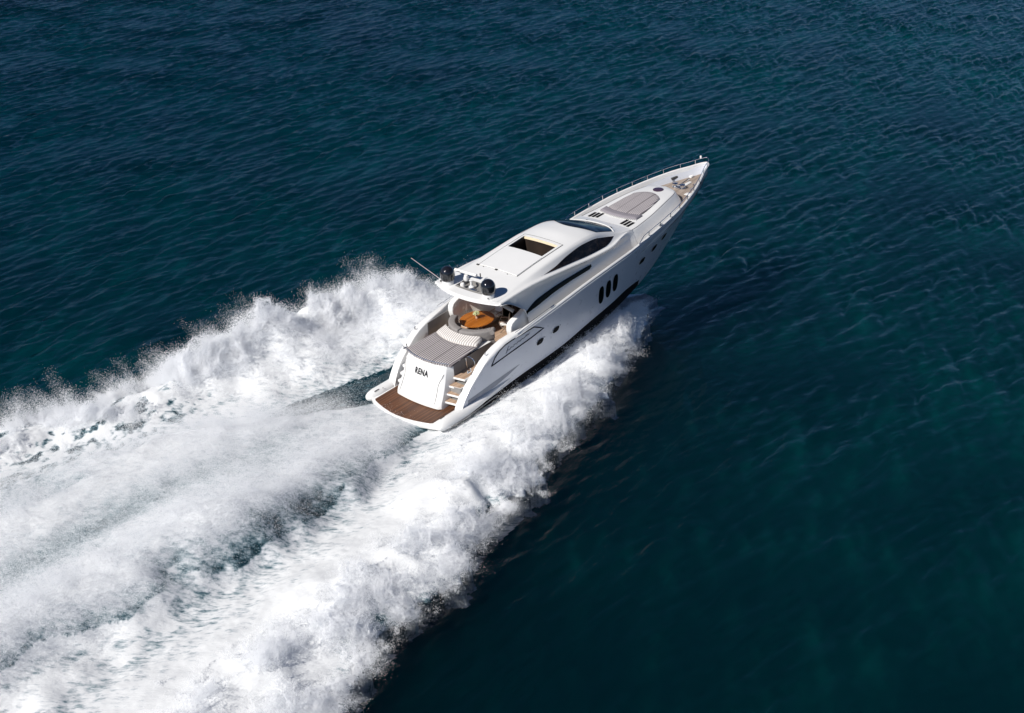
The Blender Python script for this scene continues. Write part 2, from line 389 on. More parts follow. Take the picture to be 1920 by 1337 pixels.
# sun pad cushions
def pad_main(u, w):      # u 0 aft .. 1 junction ; w -1..1
    xa = 2.42 + .32 * w * w; xj = 4.40 + .36 * w * w
    return xa + (xj - xa) * u, w * (1.60 - .18 * u), 2.17 + .11 * u
def cushion(fn, th, nu, nw, mat, name, parent, puff=0.02):
    m = MB(); up, dn = [], []
    for i in range(nu):
        u = i / (nu - 1); r = []
        for j in range(nw):
            w = -1 + 2 * j / (nw - 1); x, y, z = fn(u, w)
            e = min(1, min(u, 1 - u) * 9) ** .5 * min(1, (1 - abs(w)) * 14) ** .5
            r.append((x, y, z - th * .45 * (1 - e)))
        up.append(r); dn.append([(p[0], p[1], fn(u, -1 + 2 * j / (nw - 1))[2] - th) for j, p in enumerate(r)])
    m.loft(up); m.loft(dn)
    m.loft([up[0], dn[0]]); m.loft([up[-1], dn[-1]]); m.loft([[r[0] for r in up], [r[0] for r in dn]]); m.loft([[r[-1] for r in up], [r[-1] for r in dn]])
    return m.build(name, mat, parent, sharp=60)
cushion(pad_main, .12, 21, 25, STRIPE, "sun_pad", LOCK)
def pad_back(u, w):
    xj = 4.42 + .36 * w * w; xt = 5.0 + .42 * w * w
    return xj + (xt - xj) * u, w * (1.42 - .16 * u), 2.30 + .24 * u ** .9
cushion(pad_back, .22, 9, 25, STRIPEB, "pad_backrest", LOCK)
# chrome rail at the aft edge of the pad
m = MB(); pts = [(2.36 + .32 * w * w, w * 1.5, 2.22) for w in frange(-1, 1, 15)]
m.tube(pts, .018, 6)
for w in (-.9, -.45, 0, .45, .9): m.tube([(2.36 + .32 * w * w, w * 1.5, 2.05), (2.36 + .32 * w * w, w * 1.5, 2.22)], .014, 6)
m.build("pad_rail", CHROME, LOCK)
# grey sofa behind the pad
def arc_pts(r, a0, a1, n, cx=6.55, cy=0.0, ky=1.0): return [(cx - r * cos(a), cy + r * ky * sin(a)) for a in frange(a0, a1, n)]
def arc_wall(name, r0, r1, z0, z1, a0, a1, mat, parent, bev=.05, cx=6.55, ky=1.0):
    o = arc_pts(r0, a0, a1, 16, cx, 0, ky) + arc_pts(r1, a1, a0, 16, cx, 0, ky)
    return MB().prism(o, 2, z0, z1, bev, 3).build(name, mat, parent, sharp=50)
A0 = radians(-72)
SOFAO = arc_wall("sofa", 1.22, 1.56, 1.45, 2.08, A0, radians(74), SOFA, yacht, .03)
arc_wall("sofa_backrest", 1.20, 1.58, 2.09, 2.66, A0, radians(-1), SOFA, SOFAO, .09)
arc_wall("sofa_backrest", 1.20, 1.58, 2.09, 2.66, radians(1), radians(74), SOFA, SOFAO, .09)
arc_wall("sofa_seat", .72, 1.19, 1.45, 1.87, A0, radians(74), SOFA, SOFAO, .06)
m = MB().tube([(6.10, 1.42, 2.12), (6.05, 1.02, 2.12)], .17, 12); m.build("bolster", SOFA, SOFAO)
m = MB().tube([(6.18, -1.30, 2.56), (5.86, -1.52, 2.56)], .13, 12); m.build("bolster", SOFA, SOFAO)

# steps on the starboard side and the port recess
for (x0, x1, z) in ((2.88, 4.75, 1.42), (2.55, 3.0, 1.08), (2.33, 2.75, .74), (2.12, 2.5, .40)):
    m = MB().prism([(x0, -1.48), (x0 + .12, -2.16), (x1, -2.2), (x1, -1.48)], 2, z - .14, z - .02, .03); S_ = m.build("step", GEL, yacht)
    MB().prism([(x0 + .02, -1.50), (x0 + .14, -2.12), (x1 - .01, -2.16), (x1 - .01, -1.50)], 2, z - .022, z).build("tread", TEAKC, S_)
m = MB().box((3.4, -1.86, .55), (1.6, .7, 1.0)); m.build("stair_riser", GREYGEL, yacht)
m = MB().prism([(4.72, -1.5), (4.72, -2.2), (4.80, -2.2), (4.80, -1.5)], 2, 1.42, 1.48, .01); m.build("threshold", GEL, yacht)
for z in (.40, .74, 1.08, 1.42):
    x0 = {.40: 2.12, .74: 2.33, 1.08: 2.55, 1.42: 2.88}[z]
    MB().prism([(x0 + .1, 1.48), (x0 + .2, 1.98), (4.6, 2.02), (4.6, 1.48)], 2, z - .16, z, .03).build("step", GEL, yacht)
MB().tube([(3.85, -1.52, 2.05), (3.82, -1.62, 2.16), (3.80, -1.85, 2.22), (3.80, -2.05, 2.16), (3.82, -2.14, 2.0), (3.82, -2.14, 1.45)], .02, 6).build("gate_hoop", CHROME, yacht)
MB().tube([(3.85, -1.52, 2.05), (3.85, -1.54, 1.45)], .02, 6).build("gate_hoop", CHROME, yacht)
# mooring hardware on the coamings
for sg in (-1, 1):
    MB().tube([(4.3, sg * 2.44, 2.27), (4.3, sg * 2.44, 2.40)], .03, 8).box((4.3, sg * 2.44, 2.41), (.10, .05, .03), 0, .01).build("cleat", CHROME, yacht)
    MB().box((3.30, sg * 2.22, 1.72), (.30, .10, .05), 0, .015).tube([(3.2, sg * 2.22, 1.74), (3.2, sg * 2.22, 1.86)], .03, 8).tube([(3.4, sg * 2.22, 1.74), (3.4, sg * 2.22, 1.90)], .03, 8).build("fairlead", CHROME, yacht)
# curved bulkhead wings both sides of the cockpit
for sg in (-1, 1):
    o = [(8.4, 1.3), (8.4, 3.35), (7.9, 3.30), (7.3, 3.12), (6.9, 3.02), (6.66, 2.92), (6.55, 2.75), (6.52, 2.5), (6.56, 2.25), (6.66, 2.02), (6.78, 1.75), (6.82, 1.3)]
    a, b = (1.86, 2.2) if sg > 0 else (-2.2, -1.86)
    MB().prism(o, 1, a, b, .06, 3).build("cockpit_wing", GEL, yacht)
    # grey inner lining of the cockpit side
    MB().prism([(5.0, 1.3), (5.0, 2.4), (6.7, 2.5), (6.7, 1.3)], 1, sg * 2.2, sg * 2.24).build("cockpit_lining", GREYGEL, yacht)
# curved cream seat forward on the port side
o = [(7.05, 1.86), (7.6, 1.84), (8.2, 1.60), (8.60, 1.15), (8.75, .7), (8.9, .75), (8.78, 1.3), (8.3, 1.82), (7.6, 1.98), (7.05, 1.98)]
SEAT = MB().prism(o, 2, 1.42, 2.85, .04, 2).build("curved_seat", CREAM, yacht)
MB().prism([(7.05, 1.83), (7.6, 1.81), (8.15, 1.57), (8.55, 1.13), (8.7, .7), (8.3, .7), (8.1, 1.05), (7.7, 1.35), (7.05, 1.42)], 2, 1.42, 1.86, .05, 2).build("seat_cushion", CREAM, SEAT)

ytp = tab({16.2: 1.72, 17.5: 1.78, 18.5: 1.69, 19.5: 1.58, 20.5: 1.43, 21.5: 1.25, 22.2: 1.09, 22.5: 1.00, 22.7: .88, 22.85: .74, 22.95: .56, 23.02: .32, 23.05: .04})
ztp = tab({16.2: 4.02, 17.5: 4.0, 18.5: 4.02, 19.5: 4.07, 20.5: 4.15, 21.5: 4.20, 22.5: 4.20, 23.05: 4.14})
ybs = tab({16.2: 2.32, 18: 2.24, 19: 2.16, 20: 2.04, 21: 1.86, 21.6: 1.72, 22.5: 1.36, 22.85: 1.05, 23.0: .7, 23.05: .08})
# deckhouse ------------------------------------------------------------
ze = tab({5.4: 4.46, 6.5: 4.5, 8: 4.62, 9: 4.73, 10: 4.83, 11: 4.91, 12: 4.97, 13: 4.98, 13.6: 4.95, 14: 4.90, 15: 4.62, 16: 4.30, 16.7: 4.12, 17.3: 4.02})
ye = tab({5.4: 1.95, 7: 1.86, 8: 1.78, 10: 1.75, 12: 1.71, 14: 1.65, 15: 1.61, 16: 1.61, 17.3: 1.72})
zc = tab({5.4: 4.47, 6.5: 4.55, 8: 4.70, 10: 4.92, 12: 5.08, 13: 5.17, 13.9: 5.16, 15: 4.86, 16: 4.48, 16.7: 4.20, 17.3: 4.06})
zl = tab({5.4: 4.42, 8: 4.48, 9.2: 4.42, 10.2: 4.34, 11.8: 4.20, 13.4: 4.06, 14.3: 4.03, 15.1: 4.02, 15.8: 4.06, 16.5: 4.06, 17.3: 3.99})
ztopw = tab({9.2: 4.46, 10.4: 4.52, 11.6: 4.70, 12.8: 4.79, 13.8: 4.73, 14.9: 4.46, 15.85: 4.18})
zst = tab({7.6: 3.10, 8.57: 3.48, 9.73: 3.62, 10.9: 3.68, 13.1: 3.70, 15: 3.68, 17.3: 3.66})
zlow = tab({5.4: 4.30, 5.9: 4.22, 6.6: 3.92, 7.3: 3.52, 7.6: 3.30, 7.7: 2.9, 7.8: 2.3, 17.3: 2.3})
def ztop(x, y):
    a = min(1, abs(y) / ye(x)); return ze(x) + (zc(x) - ze(x)) * (1 - a ** 2.2)
def xs_(x, y):   # the trailing edge bows aft on the centreline
    k = max(0, 1 - (x - 5.4) / 2.0); return x + k * .40 * min(1.1, (abs(y) / 2.0)) ** 2
NY = [0, .15, .3, .45, .6, .75, .85, .95, 1.0]
def half_ring(x):
    e, l, yy = ze(x), zl(x), ye(x)
    r = [(yy * t, ztop(x, yy * t)) for t in NY[:-1]]
    d = max(.02, e - l)
    k = min(1, d / .5)
    r += [(yy * .985, e - .01 * k), (yy + .05, e - .05 * k), (yy + .10, e - .13 * k)]
    g_ = min(1, max(0, (x - 14.6) / 2.7)); g_ = g_ * g_ * (3 - 2 * g_)
    B_ = lambda a, b: a + (b - a) * g_
    yb = B_(2.07, ytp(x) + .0)
    y0, z0 = r[-1]
    z1 = l + .05 * k
    z1 = min(z1, z0 - .005)
    for t in (.33, .66, 1): r.append((y0 + (yb - y0) * t, z0 + (z1 - z0) * t))
    r += [(B_(2.12, 1.79), l + .02 * (1 - g_)), (B_(2.25, 1.81), l + .0), (B_(2.285, 1.84), l - .045), (B_(2.24, 1.88), l - .12)]
    zs_ = min(zst(x), l - .2); zb = min(zD(x) - .05, zs_ - .1)
    r += [(B_(2.17, 1.91), l - .12 + (zs_ - l + .12) * .5), (B_(2.19, 1.97), zs_), (B_(2.24, 2.03), zs_ - .14), (B_(2.30, 2.13), zs_ - .35 if zs_ - .35 > zb else (zs_ + zb) / 2), (B_(2.34, 2.26), zb)]
    lo = zlow(x)
    fx = 1.0 if x < 15.5 else 1.0
    return [(y, max(z, lo)) for y, z in r]
DX = [5.4, 5.5, 5.7, 5.9, 6.2, 6.5, 6.8, 7.1, 7.3, 7.5, 7.6, 7.7, 7.8, 8.0] + frange(8.25, 10.32, 8) + frange(10.55, 11.75, 6) + [11.87] + frange(12.1, 17.3, 24)
HY = 1.27     # half width of the roof opening
house = MB()
rings = []
for x in DX:
    h = half_ring(x)
    # replace the first rows so a vertex row sits at the opening edge
    ys = [0, .3, .6, .9, HY, 1.42, 1.55, 1.66] ; top = [(y if y < ye(x) * .97 else ye(x) * .97, 0) for y in ys]
    top = [(y, ztop(x, y)) for y, _ in top]
    h = top + h[len(NY) - 1:]
    full = [(xs_(x, y), -y, z) for y, z in reversed(h)] + [(xs_(x, y), y, z) for y, z in h[1:]]
    rings.append(full)
K = len(rings[0]); V = [p for r in rings for p in r]; F = []
for i in range(len(rings) - 1):
    for j in range(K - 1):
        xm = .5 * (DX[i] + DX[i + 1]); ym = .25 * (V[i * K + j][1] + V[i * K + j + 1][1] + V[(i + 1) * K + j][1] + V[(i + 1) * K + j + 1][1]); zm = V[i * K + j][2]
        if 10.32 < xm < 11.87 and abs(ym) < HY and zm > 4.4: continue
        if 5.95 < xm < 6.75 and abs(ym) < .85 and zm > 4.35: continue
        F.append((i * K + j, i * K + j + 1, (i + 1) * K + j + 1, (i + 1) * K + j))
house.add(V, F)
# soffit under the arch and fascia along the trailing edge
so = []
for x in (5.4, 6.2, 7.0, 8.0, 9.0): so.append([(xs_(x, t * 2.1), t * 2.1, (4.24 if x < 6 else 4.22) - .25 * max(0, x - 8.5)) for t in frange(-1, 1, 15)])
house.loft(so)
tr = rings[0]; top_edge = [p for p in tr if p[2] > 4.28]
house.loft([[(p[0], p[1], p[2]) for p in top_edge], [(xs_(5.4, p[1]) + .01, p[1] * .96, 4.24) for p in top_edge]])
# front of the house buried in the trunk, aft bulkhead
HOUSE = house.build("deckhouse", GEL, yacht, sharp=38)
MB().box((9.2, 0, 2.75), (.08, 3.9, 3.0)).build("aft_bulkhead", GREYGEL, HOUSE)
for y0, y1 in ((-1.75, -.9), (-.85, 0), (.05, .7)):
    MB().box((9.14, (y0 + y1) / 2, 2.55), (.03, y1 - y0, 2.1), 0, .01).build("saloon_door", GLASS, HOUSE)
# soffit beam across the cockpit
MB().tube([(6.35, 1.4, 4.13), (6.35, .4, 4.1), (6.9, -.8, 3.75), (7.15, -1.9, 3.35)], .10, 8).build("arch_beam", GREYGEL, HOUSE)
# roof well with equipment, roof opening
m = MB()
w = [(5.94, -.86), (5.94, .86), (6.78, .86), (6.78, -.86)]
m.loft([[(x + .05, y, 4.56) for x, y in w + w[:1]], [(x + .05, y, 4.30) for x, y in w + w[:1]]]); m.add([(x + .05, y, 4.30) for x, y in w], [(0, 1, 2, 3)])
m.build("roof_well", GREYGEL, HOUSE)
op = [(10.30, -HY), (11.90, -HY), (11.90, HY), (10.30, HY)]
zo = lambda x, y: ztop(x, y) + .006
def ring_frame(o_in, o_out, zf, depth, mat, name):
    m = MB(); n = len(o_in); a = [(x, y, zf(x, y) + .012) for x, y in o_in]; b = [(x, y, zf(x, y) + .012) for x, y in o_out]; c = [(x, y, zf(x, y) - depth) for x, y in o_in]
    m.loft([b + b[:1], a + a[:1], c + c[:1]]); return m.build(name, mat, HOUSE, smooth=False)
def rect(x0, x1, h, n=7):
    return [(x0, t) for t in frange(-h, h, n)] + [(x1, t) for t in frange(h, -h, n)]
ring_frame(rect(10.40, 11.74, 1.17), rect(10.28, 11.90, 1.30), zo, .02, GEL, "opening_frame")
m = MB(); r1 = rect(10.40, 11.74, 1.17); a = [(x, y, zo(x, y) - .01) for x, y in r1]; b = [(x + (.0 if x > 11 else 0), y, zo(x, y) - .15) for x, y in r1]
m.loft([a + a[:1], b + b[:1]]); m.build("opening_coaming", SEAM, HOUSE, smooth=False)
MB().loft([[(11.735, t, zo(11.74, t) - .012) for t in frange(-1.16, 1.16, 7)], [(11.70, t, zo(11.74, t) - .14) for t in frange(-1.16, 1.16, 7)]]).build("opening_valance", BEIGE, HOUSE, smooth=False)
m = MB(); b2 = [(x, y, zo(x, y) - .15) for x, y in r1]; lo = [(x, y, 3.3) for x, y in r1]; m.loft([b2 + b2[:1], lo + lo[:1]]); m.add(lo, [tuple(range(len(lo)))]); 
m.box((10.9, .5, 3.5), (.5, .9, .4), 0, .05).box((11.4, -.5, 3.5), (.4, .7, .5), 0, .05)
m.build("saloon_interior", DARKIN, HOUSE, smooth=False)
# sliding sunroof panel and the dark gaps around it
def on_roof(path, r, name, mat=SEAM):
    m = MB(); L = []
    for (x, y) in path: L.append((x, y))
    up = [(x, y, zo(x, y) + .004) for x, y in L]
    for a, b in zip(up[:-1], up[1:]):
        d = Vector(b) - Vector(a); n = Vector((-d.y, d.x, 0)).normalized() * r
        m.add([Vector(a) + n, Vector(a) - n, Vector(b) - n, Vector(b) + n], [(0, 1, 2, 3)])
    return m.build(name, mat, HOUSE, smooth=False)
m = MB(); xs2 = frange(8.26, 10.27, 8); yy2 = frange(-1.28, 1.28, 13)
m.loft([[(x, y, zo(x, y) + .028) for y in yy2] for x in xs2])
e0 = [(x, y) for x in xs2 for y in (yy2[0],)]; 
per = [(8.26, y) for y in yy2] + [(x, 1.28) for x in xs2[1:]] + [(10.27, y) for y in reversed(yy2[:-1])] + [(x, -1.28) for x in reversed(xs2[1:-1])]
m.loft([[(x, y, zo(x, y) + .028) for x, y in per + per[:1]], [(x, y, zo(x, y) - .01) for x, y in per + per[:1]]])
m.build("sunroof_panel", GEL, HOUSE, sharp=30)
for sg in (-1, 1):
    on_roof([(x, sg * 1.325) for x in frange(8.2, 11.95, 12)], .016, "roof_track")
    on_roof([(x, sg * 1.60) for x in frange(11.9, 13.6, 8)], .008, "roof_seam") if sg > 0 else None
on_roof([(8.225, y) for y in frange(-1.30, 1.30, 9)], .007, "roof_seam")
on_roof([(11.95, y) for y in frange(-1.32, 1.32, 9)], .012, "roof_track")
for y in (1.33, 0.05):
    MB().box((8.17, y, zo(8.17, y) + .03), (.09, .14, .06), 0, .015).build("roof_fitting", SEAM, HOUSE)
for y in (.9, -.75):
    MB().box((8.12, y, zo(8.12, y) + .02), (.05, .05, .04), 0, .01).build("roof_fitting", GREYGEL, HOUSE)
# side windows
def on_side(x, z, off, sg):
    h = half_ring(x)[len(NY) - 1:]
    for (y0, z0), (y1, z1) in zip(h[:-1], h[1:]):
        if z1 <= z <= z0 and z0 - z1 > 1e-6:
            t = (z0 - z) / (z0 - z1); return (x, sg * (y0 + (y1 - y0) * t + off), z)
    return (x, sg * (h[-1][0] + off), z)
for sg in (-1, 1):
    m = MB(); rr = []
    for x in frange(9.25, 15.85, 34):
        a, b = ztopw(x), zl(x) + .075 if x < 14.6 else zl(x) + .075 + (x - 14.6) * .11
        a = max(a, b + .002)
        rr.append([on_side(x, b + (a - b) * t, .014, sg) for t in frange(0, 1, 5)])
    m.loft(rr); WN = m.build("side_window", GLASS, HOUSE, sharp=60)
    for xm in (11.6, 12.7, 14.0):
        a, b = ztopw(xm), zl(xm) + .08
        MB().tube([on_side(xm + .25 * t, b + (a - b) * t, .018, sg) for t in frange(0.03, .97, 4)], .009, 4).build("mullion", BLACK, WN)
    m = MB(); rr = []
    for x in frange(7.66, 13.1, 28):
        a = zst(x) - .02; b = tab({7.66: 3.02, 8.82: 3.20, 9.99: 3.36, 11.57: 3.45, 12.9: 3.48, 13.1: 3.55})(x)
        a = max(a, b + .004)
        rr.append([on_side(x, b + (a - b) * t, .012, sg) for t in frange(0, 1, 4)])
    m.loft(rr); m.build("strip_window", GLASSB, HOUSE, sharp=60)
# windscreen
m = MB(); rr = []
for t in frange(-1, 1, 31):
    y = t * 1.50; xa = 13.75 + .75 * t * t; xb = 16.55 - .62 * t * t
    rr.append([(x, y, ztop(x, y) + .015) for x in frange(xa, xb, 12)])
m.loft(rr); WS = m.build("windscreen", GLASSW, HOUSE, sharp=60)
for y0 in (-1.0, .75):
    xb = 16.55 - .62 * (y0 / 1.5) ** 2
    MB().box((xb + .16, y0, ztop(xb + .16, y0) + .03), (.07, .16, .07), 0, .02).build("wiper_motor", SEAM, WS)
# white brow around the windscreen base
m = MB(); m.tube([(16.62 - .62 * (t) ** 2, t * 1.52, ztop(16.62 - .62 * t * t, t * 1.52) + .0) for t in frange(-1, 1, 25)], .05, 8); m.build("windscreen_sill", GEL, HOUSE)

# trunk of the foredeck --------------------------------------------------
def ztk(x, y):
    a = min(1, abs(y) / ytp(x)); return ztp(x) + .06 * (1 - a * a)
m = MB(); rings = []
for x in frange(17.25, 22.2, 20) + [22.4, 22.55, 22.7, 22.8, 22.88, 22.95, 22.99, 23.02, 23.045, 23.05]:
    e = max(0, (x - 22.0) / 1.05); a, b = ytp(x), ybs(x); zt, zb = ztp(x), zD(x) - .05
    h = [(x, a * t, ztk(x, a * t)) for t in (0, .3, .6, .85, .96)]
    h += [(x + .02 * e, a + .02, zt - .03), (x + .04 * e, a + .07, zt - .09), (x + .2 * e, a + (b - a) * .55, zt + (zb - zt) * .5), (x + .36 * e, b, zb)]
    rings.append([(p[0], -p[1], p[2]) for p in reversed(h)] + h[1:])
m.loft(rings); TRUNK = m.build("foredeck_trunk", GEL, yacht, sharp=40)
for sg in (-1, 1):
    MB().tube([(x, sg * (ytp(x) + .0), ztp(x) - .012) for x in frange(17.2, 22.6, 24)], .016, 5).build("trunk_groove", GREYGEL, TRUNK)
def bowpad(u, w):
    xa = 18.70 + .32 * w * w; xf = 21.66 - .50 * w * w
    x = xa + (xf - xa) * u; y = w * (1.13 - .24 * u ** 1.6); return x, y, ztk(x, y) + .09
cushion(bowpad, .09, 21, 25, STRIPEF, "bow_sun_pad", TRUNK)
def bowbol(u, w):
    xa = 18.18 + .26 * w * w; xf = 18.68 + .32 * w * w
    x = xa + (xf - xa) * u; y = w * 1.27; return x, y, ztk(x, y) + .13
cushion(bowbol, .13, 7, 25, MAUVE, "bow_headrest", TRUNK)
m = MB()
for k in range(25):
    w = -1 + 2 * k / 24; x = 18.18 + .26 * w * w; m.box((x - .07, w * 1.27, ztk(x, w * 1.27) + .03), (.13, .045, .03), 0, .008)
m.build("headrest_trim", CANVAS, TRUNK)
m = MB().lathe([(.31, 0), (.31, .035), (.26, .045), (0, .05)], (22.28, 0.0, ztk(22.28, 0) - .01)); m.build("deck_hatch", plain("smoked_hatch", (0.06, 0.035, 0.06), .12, 0, .1, .5), TRUNK)
for sg in (-1, 1):
    for k in range(3):
        y = sg * (.86 + .24 * k); x = 17.86 - .04 * k
        MB().prism([(x - .33, y - .085 * 1), (x + .33, y - .085 + sg * .0), (x + .33, y + .085), (x - .33, y + .085)], 2, ztk(x, y) - .05, ztk(x, y) + .02, .01).build("vent", SEAM if False else BLACK, TRUNK)
# foredeck gear
m = MB()
m.lathe([(.20, 0), (.20, .10), (.12, .16), (.12, .26), (.18, .30), (.0, .32)], (24.35, .25, zD(24.4)), 16).lathe([(.20, 0), (.20, .10), (.12, .16), (.12, .26), (.18, .30), (.0, .32)], (24.35, -.25, zD(24.4)), 16)
m.box((24.35, 0, zD(24.4) + .08), (.35, .7, .14), 0, .04)
WIND = m.build("windlass", CHROME, yacht)
m = MB().box((24.95, -.12, zD(25) + .06), (.9, .22, .08), 0, .03); m.build("chain_plate", GEL, WIND)
m = MB()
for k in range(9): m.tube([(24.6 + .17 * k + .06 * cos(a), .16 + .02 * k * (1) + (.035 * sin(a) if k % 2 else 0), zD(25) + .04 + (0 if k % 2 else .035 * sin(a))) for a in [2 * pi * q / 10 for q in range(10)]], .022, 5, True)
m.build("anchor_chain", plain("galvanised_chain", (.18, .18, .19), .5, .6), WIND)
m = MB().box((26.05, .25, zD(26) + .09), (.32, .18, .12), 0, .04); m.build("anchor_stopper", GEL, WIND)
for (x, y) in ((24.9, .75), (25.1, -.55), (24.5, -.75), (25.5, .1)):
    MB().tube([(x - .12, y, zD(x) + .09), (x + .12, y, zD(x) + .09)], .025, 6).tube([(x - .05, y, zD(x)), (x - .05, y, zD(x) + .09)], .02, 6).tube([(x + .05, y, zD(x)), (x + .05, y, zD(x) + .09)], .02, 6).build("cleat", CHROME, yacht)
for sg in (-1, 1):
    for xx in (23.9,):
        MB().box((xx, sg * 1.05, zD(xx) + .035), (.35, .5, .03), 0, .01).build("deck_locker_lid", GEL, yacht)
    x = 25.15; 
    y = inner_y(x) - .045
    MB().tube([(x - .22, sg * y, 3.82), (x + .22, sg * (inner_y(x + .22) - .05), 3.84)], .085, 10).build("fairlead_port", SEAM, HULL)
    MB().tube([(x - .06, sg * (y - .03), 3.70), (x - .06, sg * (y - .05), 3.88)], .03, 6).build("fairlead_roller", CHROME, HULL); MB().tube([(x + .1, sg * (y - .1), 3.70), (x + .1, sg * (y - .12), 3.88)], .03, 6).build("fairlead_roller", CHROME, HULL)
# guard rails
def rail_pt(x, sg): return Vector((x, sg * max(0, yS(x) - .05), zS(x) + .27 * min(1, max(0, (x - 16.75) / .5)) ))
for sg in (-1, 1):
    path = [rail_pt(x, sg) for x in [16.75, 17.0, 17.25] + frange(17.6, 26.6, 22) + [26.9, 27.1]]
    path += [Vector((27.28, sg * .12, 4.60)), Vector((27.33, 0, 4.61))]
    RL = MB().tube(path, .020, 6).build("guard_rail", CHROME, yacht)
    for x in (17.75, 18.95, 20.1, 21.25, 22.4, 23.5, 24.6, 25.7, 26.7):
        MB().tube([(x, sg * max(0, yS(x) - .07), zS(x)), rail_pt(x, sg)], .022, 6).build("stanchion", CHROME, RL)
MB().lathe([(.05, 0), (.06, .05), (.06, .12), (.04, .15), (0, .16)], (27.05, .26, 4.60), 12).build("bow_light", CANVAS, yacht)
for sg in (-1, 1):   # low handrail beside the deckhouse
    MB().tube([(x, sg * (2.70), zS(x) + .10) for x in frange(6.3, 9.4, 8)], .016, 5).build("hand_rail", CHROME, yacht)
# small hardware on the sheer
for x in (9.2, 19.0):
    for sg in (-1, 1):
        MB().tube([(x - .16, sg * (yS(x) - .08), zS(x) + .08), (x + .16, sg * (yS(x) - .08), zS(x) + .08)], .024, 6).tube([(x - .05, sg * (yS(x) - .08), zS(x)), (x - .05, sg * (yS(x) - .08), zS(x) + .08)], .02, 6).tube([(x + .05, sg * (yS(x) - .08), zS(x)), (x + .05, sg * (yS(x) - .08), zS(x) + .08)], .02, 6).build("cleat", CHROME, yacht)

# port lights and the emblem panel on the hull sides
def oval_on_hull(cx, cz, a, b, sg, mat, name, off=.012, lean=0.0, n=28, power=2.0):
    m = MB(); rings = []
    for rad in (1.0, .55, .05):
        r = []
        for k in range(n):
            t = 2 * pi * k / n; c, s = cos(t), sin(t)
            px = a * rad * math.copysign(abs(c) ** (2 / power), c); pz = b * rad * math.copysign(abs(s) ** (2 / power), s)
            X = cx + px + lean * pz; Z = cz + pz; r.append((X, sg * (side_y(X, Z) + off), Z))
        rings.append(r)
    m.loft(rings, True, False, True); return m.build(name, mat, HULL, sharp=80)
for sg in (-1, 1):
    for (x, z) in ((13.30, 1.90), (13.95, 1.99), (14.60, 2.09)): oval_on_hull(x, z, .235, .52, sg, GLASSB, "oval_window", power=2.6)
    for (x, z) in ((8.10, 1.42), (9.38, 1.56)):
        oval_on_hull(x, z, .27, .17, sg, GEL, "porthole_rim", .008, .5, power=3); oval_on_hull(x, z, .24, .145, sg, BLACK, "porthole", .03, .5, power=3)
        MB().box((x + .34, sg * (side_y(x + .34, z + .1) + .02), z + .10), (.08, .05, .05), 0, .015).build("hull_vent", CHROME, HULL)
    for (x, z) in ((17.36, 2.26), (18.75, 2.46), (19.95, 2.66)):
        oval_on_hull(x, z, .37, .19, sg, GEL, "porthole_rim", .008, .5, power=3); oval_on_hull(x, z, .30, .15, sg, BLACK, "porthole", .03, .5, power=3)
    x, z = 22.4, 3.3
    oval_on_hull(x, z, .26, .06, sg, CHROME, "hawse_pipe", .012, .5, power=3)
    # framed emblem panel
    o = [(4.42, 1.66), (4.70, 2.02), (5.06, 2.27), (5.5, 2.41), (6.0, 2.455), (6.8, 2.46), (7.65, 2.47), (8.42, 2.08), (7.45, 1.95), (5.81, 1.80)]
    cxm = sum(p[0] for p in o) / len(o); czm = sum(p[1] for p in o) / len(o)
    den = []
    for a, b in zip(o, o[1:] + o[:1]): den += [(a[0] + (b[0] - a[0]) * t / 4, a[1] + (b[1] - a[1]) * t / 4) for t in range(4)]
    P = MB().tube([(x, sg * (side_y(x, z) + .004), z) for x, z in den], .030, 6, True).build("emblem_frame", BLACK, HULL)
    # illegible script flourish inside the frame
    sq = [(5.55 + .075 * k + .05 * sin(k * 2.1), 2.02 + .010 * k + .055 * sin(k * 1.7) * (1 if k < 16 else .4)) for k in range(22)]
    MB().tube([(x, sg * (side_y(x, z) + .006), z) for x, z in sq], .013, 5).tube([(x, sg * (side_y(x, z) + .006), z) for x, z in ((5.5, 1.90), (5.6, 2.0), (5.66, 2.16), (5.75, 2.22))], .015, 5).tube([(x, sg * (side_y(x, z) + .006), z) for x, z in ((7.0, 2.26), (7.16, 2.28), (7.2, 2.20), (7.3, 2.3))], .015, 5).build("emblem_script", plain("grey_script", (.06, .07, .09), .3, .3), P)

# aerials on the arch -----------------------------------------------------
for y in (1.39, -1.39):
    m = MB().lathe([(.29, -.22), (.31, -.02), (.29, .02), (0, .03)], (5.98, y, 4.70), 24); D = m.build("dome_base", GEL, yacht)
    pr = [(.33, .0), (.365, .05), (.378, .18), (.378, .36)] + [(.378 * cos(a), .36 + .38 * sin(a)) for a in frange(.15, pi / 2, 9)]
    MB().lathe(pr, (5.98, y, 4.72), 32).build("satellite_dome", DOME, D, sharp=60)
MB().lathe([(.13, 0), (.15, .12), (.10, .25), (.10, .30), (0, .31)], (6.75, .85, 4.50), 16).build("radar_pedestal", GEL, yacht)
MB().tube([(6.78, 1.62, 4.90), (6.86, .2, 4.90)], .085, 10).build("radar_scanner", GEL, yacht)
MB().box((6.95, .02, 4.92), (.05, .05, .22), 0, .01).build("sensor", SEAM, yacht)
MB().tube([(6.0, 1.88, 4.45), (5.98, 2.02, 4.62), (4.70, 2.55, 6.12)], [.028, .025, .016], 6).build("whip_antenna", CANVAS, yacht)
MB().box((5.98, 1.9, 4.52), (.16, .06, .08), .3, .015).build("antenna_base", SEAM, yacht)
MB().lathe([(.12, 0), (.12, .22), (.09, .28), (0, .32)], (6.25, .65, 4.32), 14).build("searchlight", CANVAS, yacht)
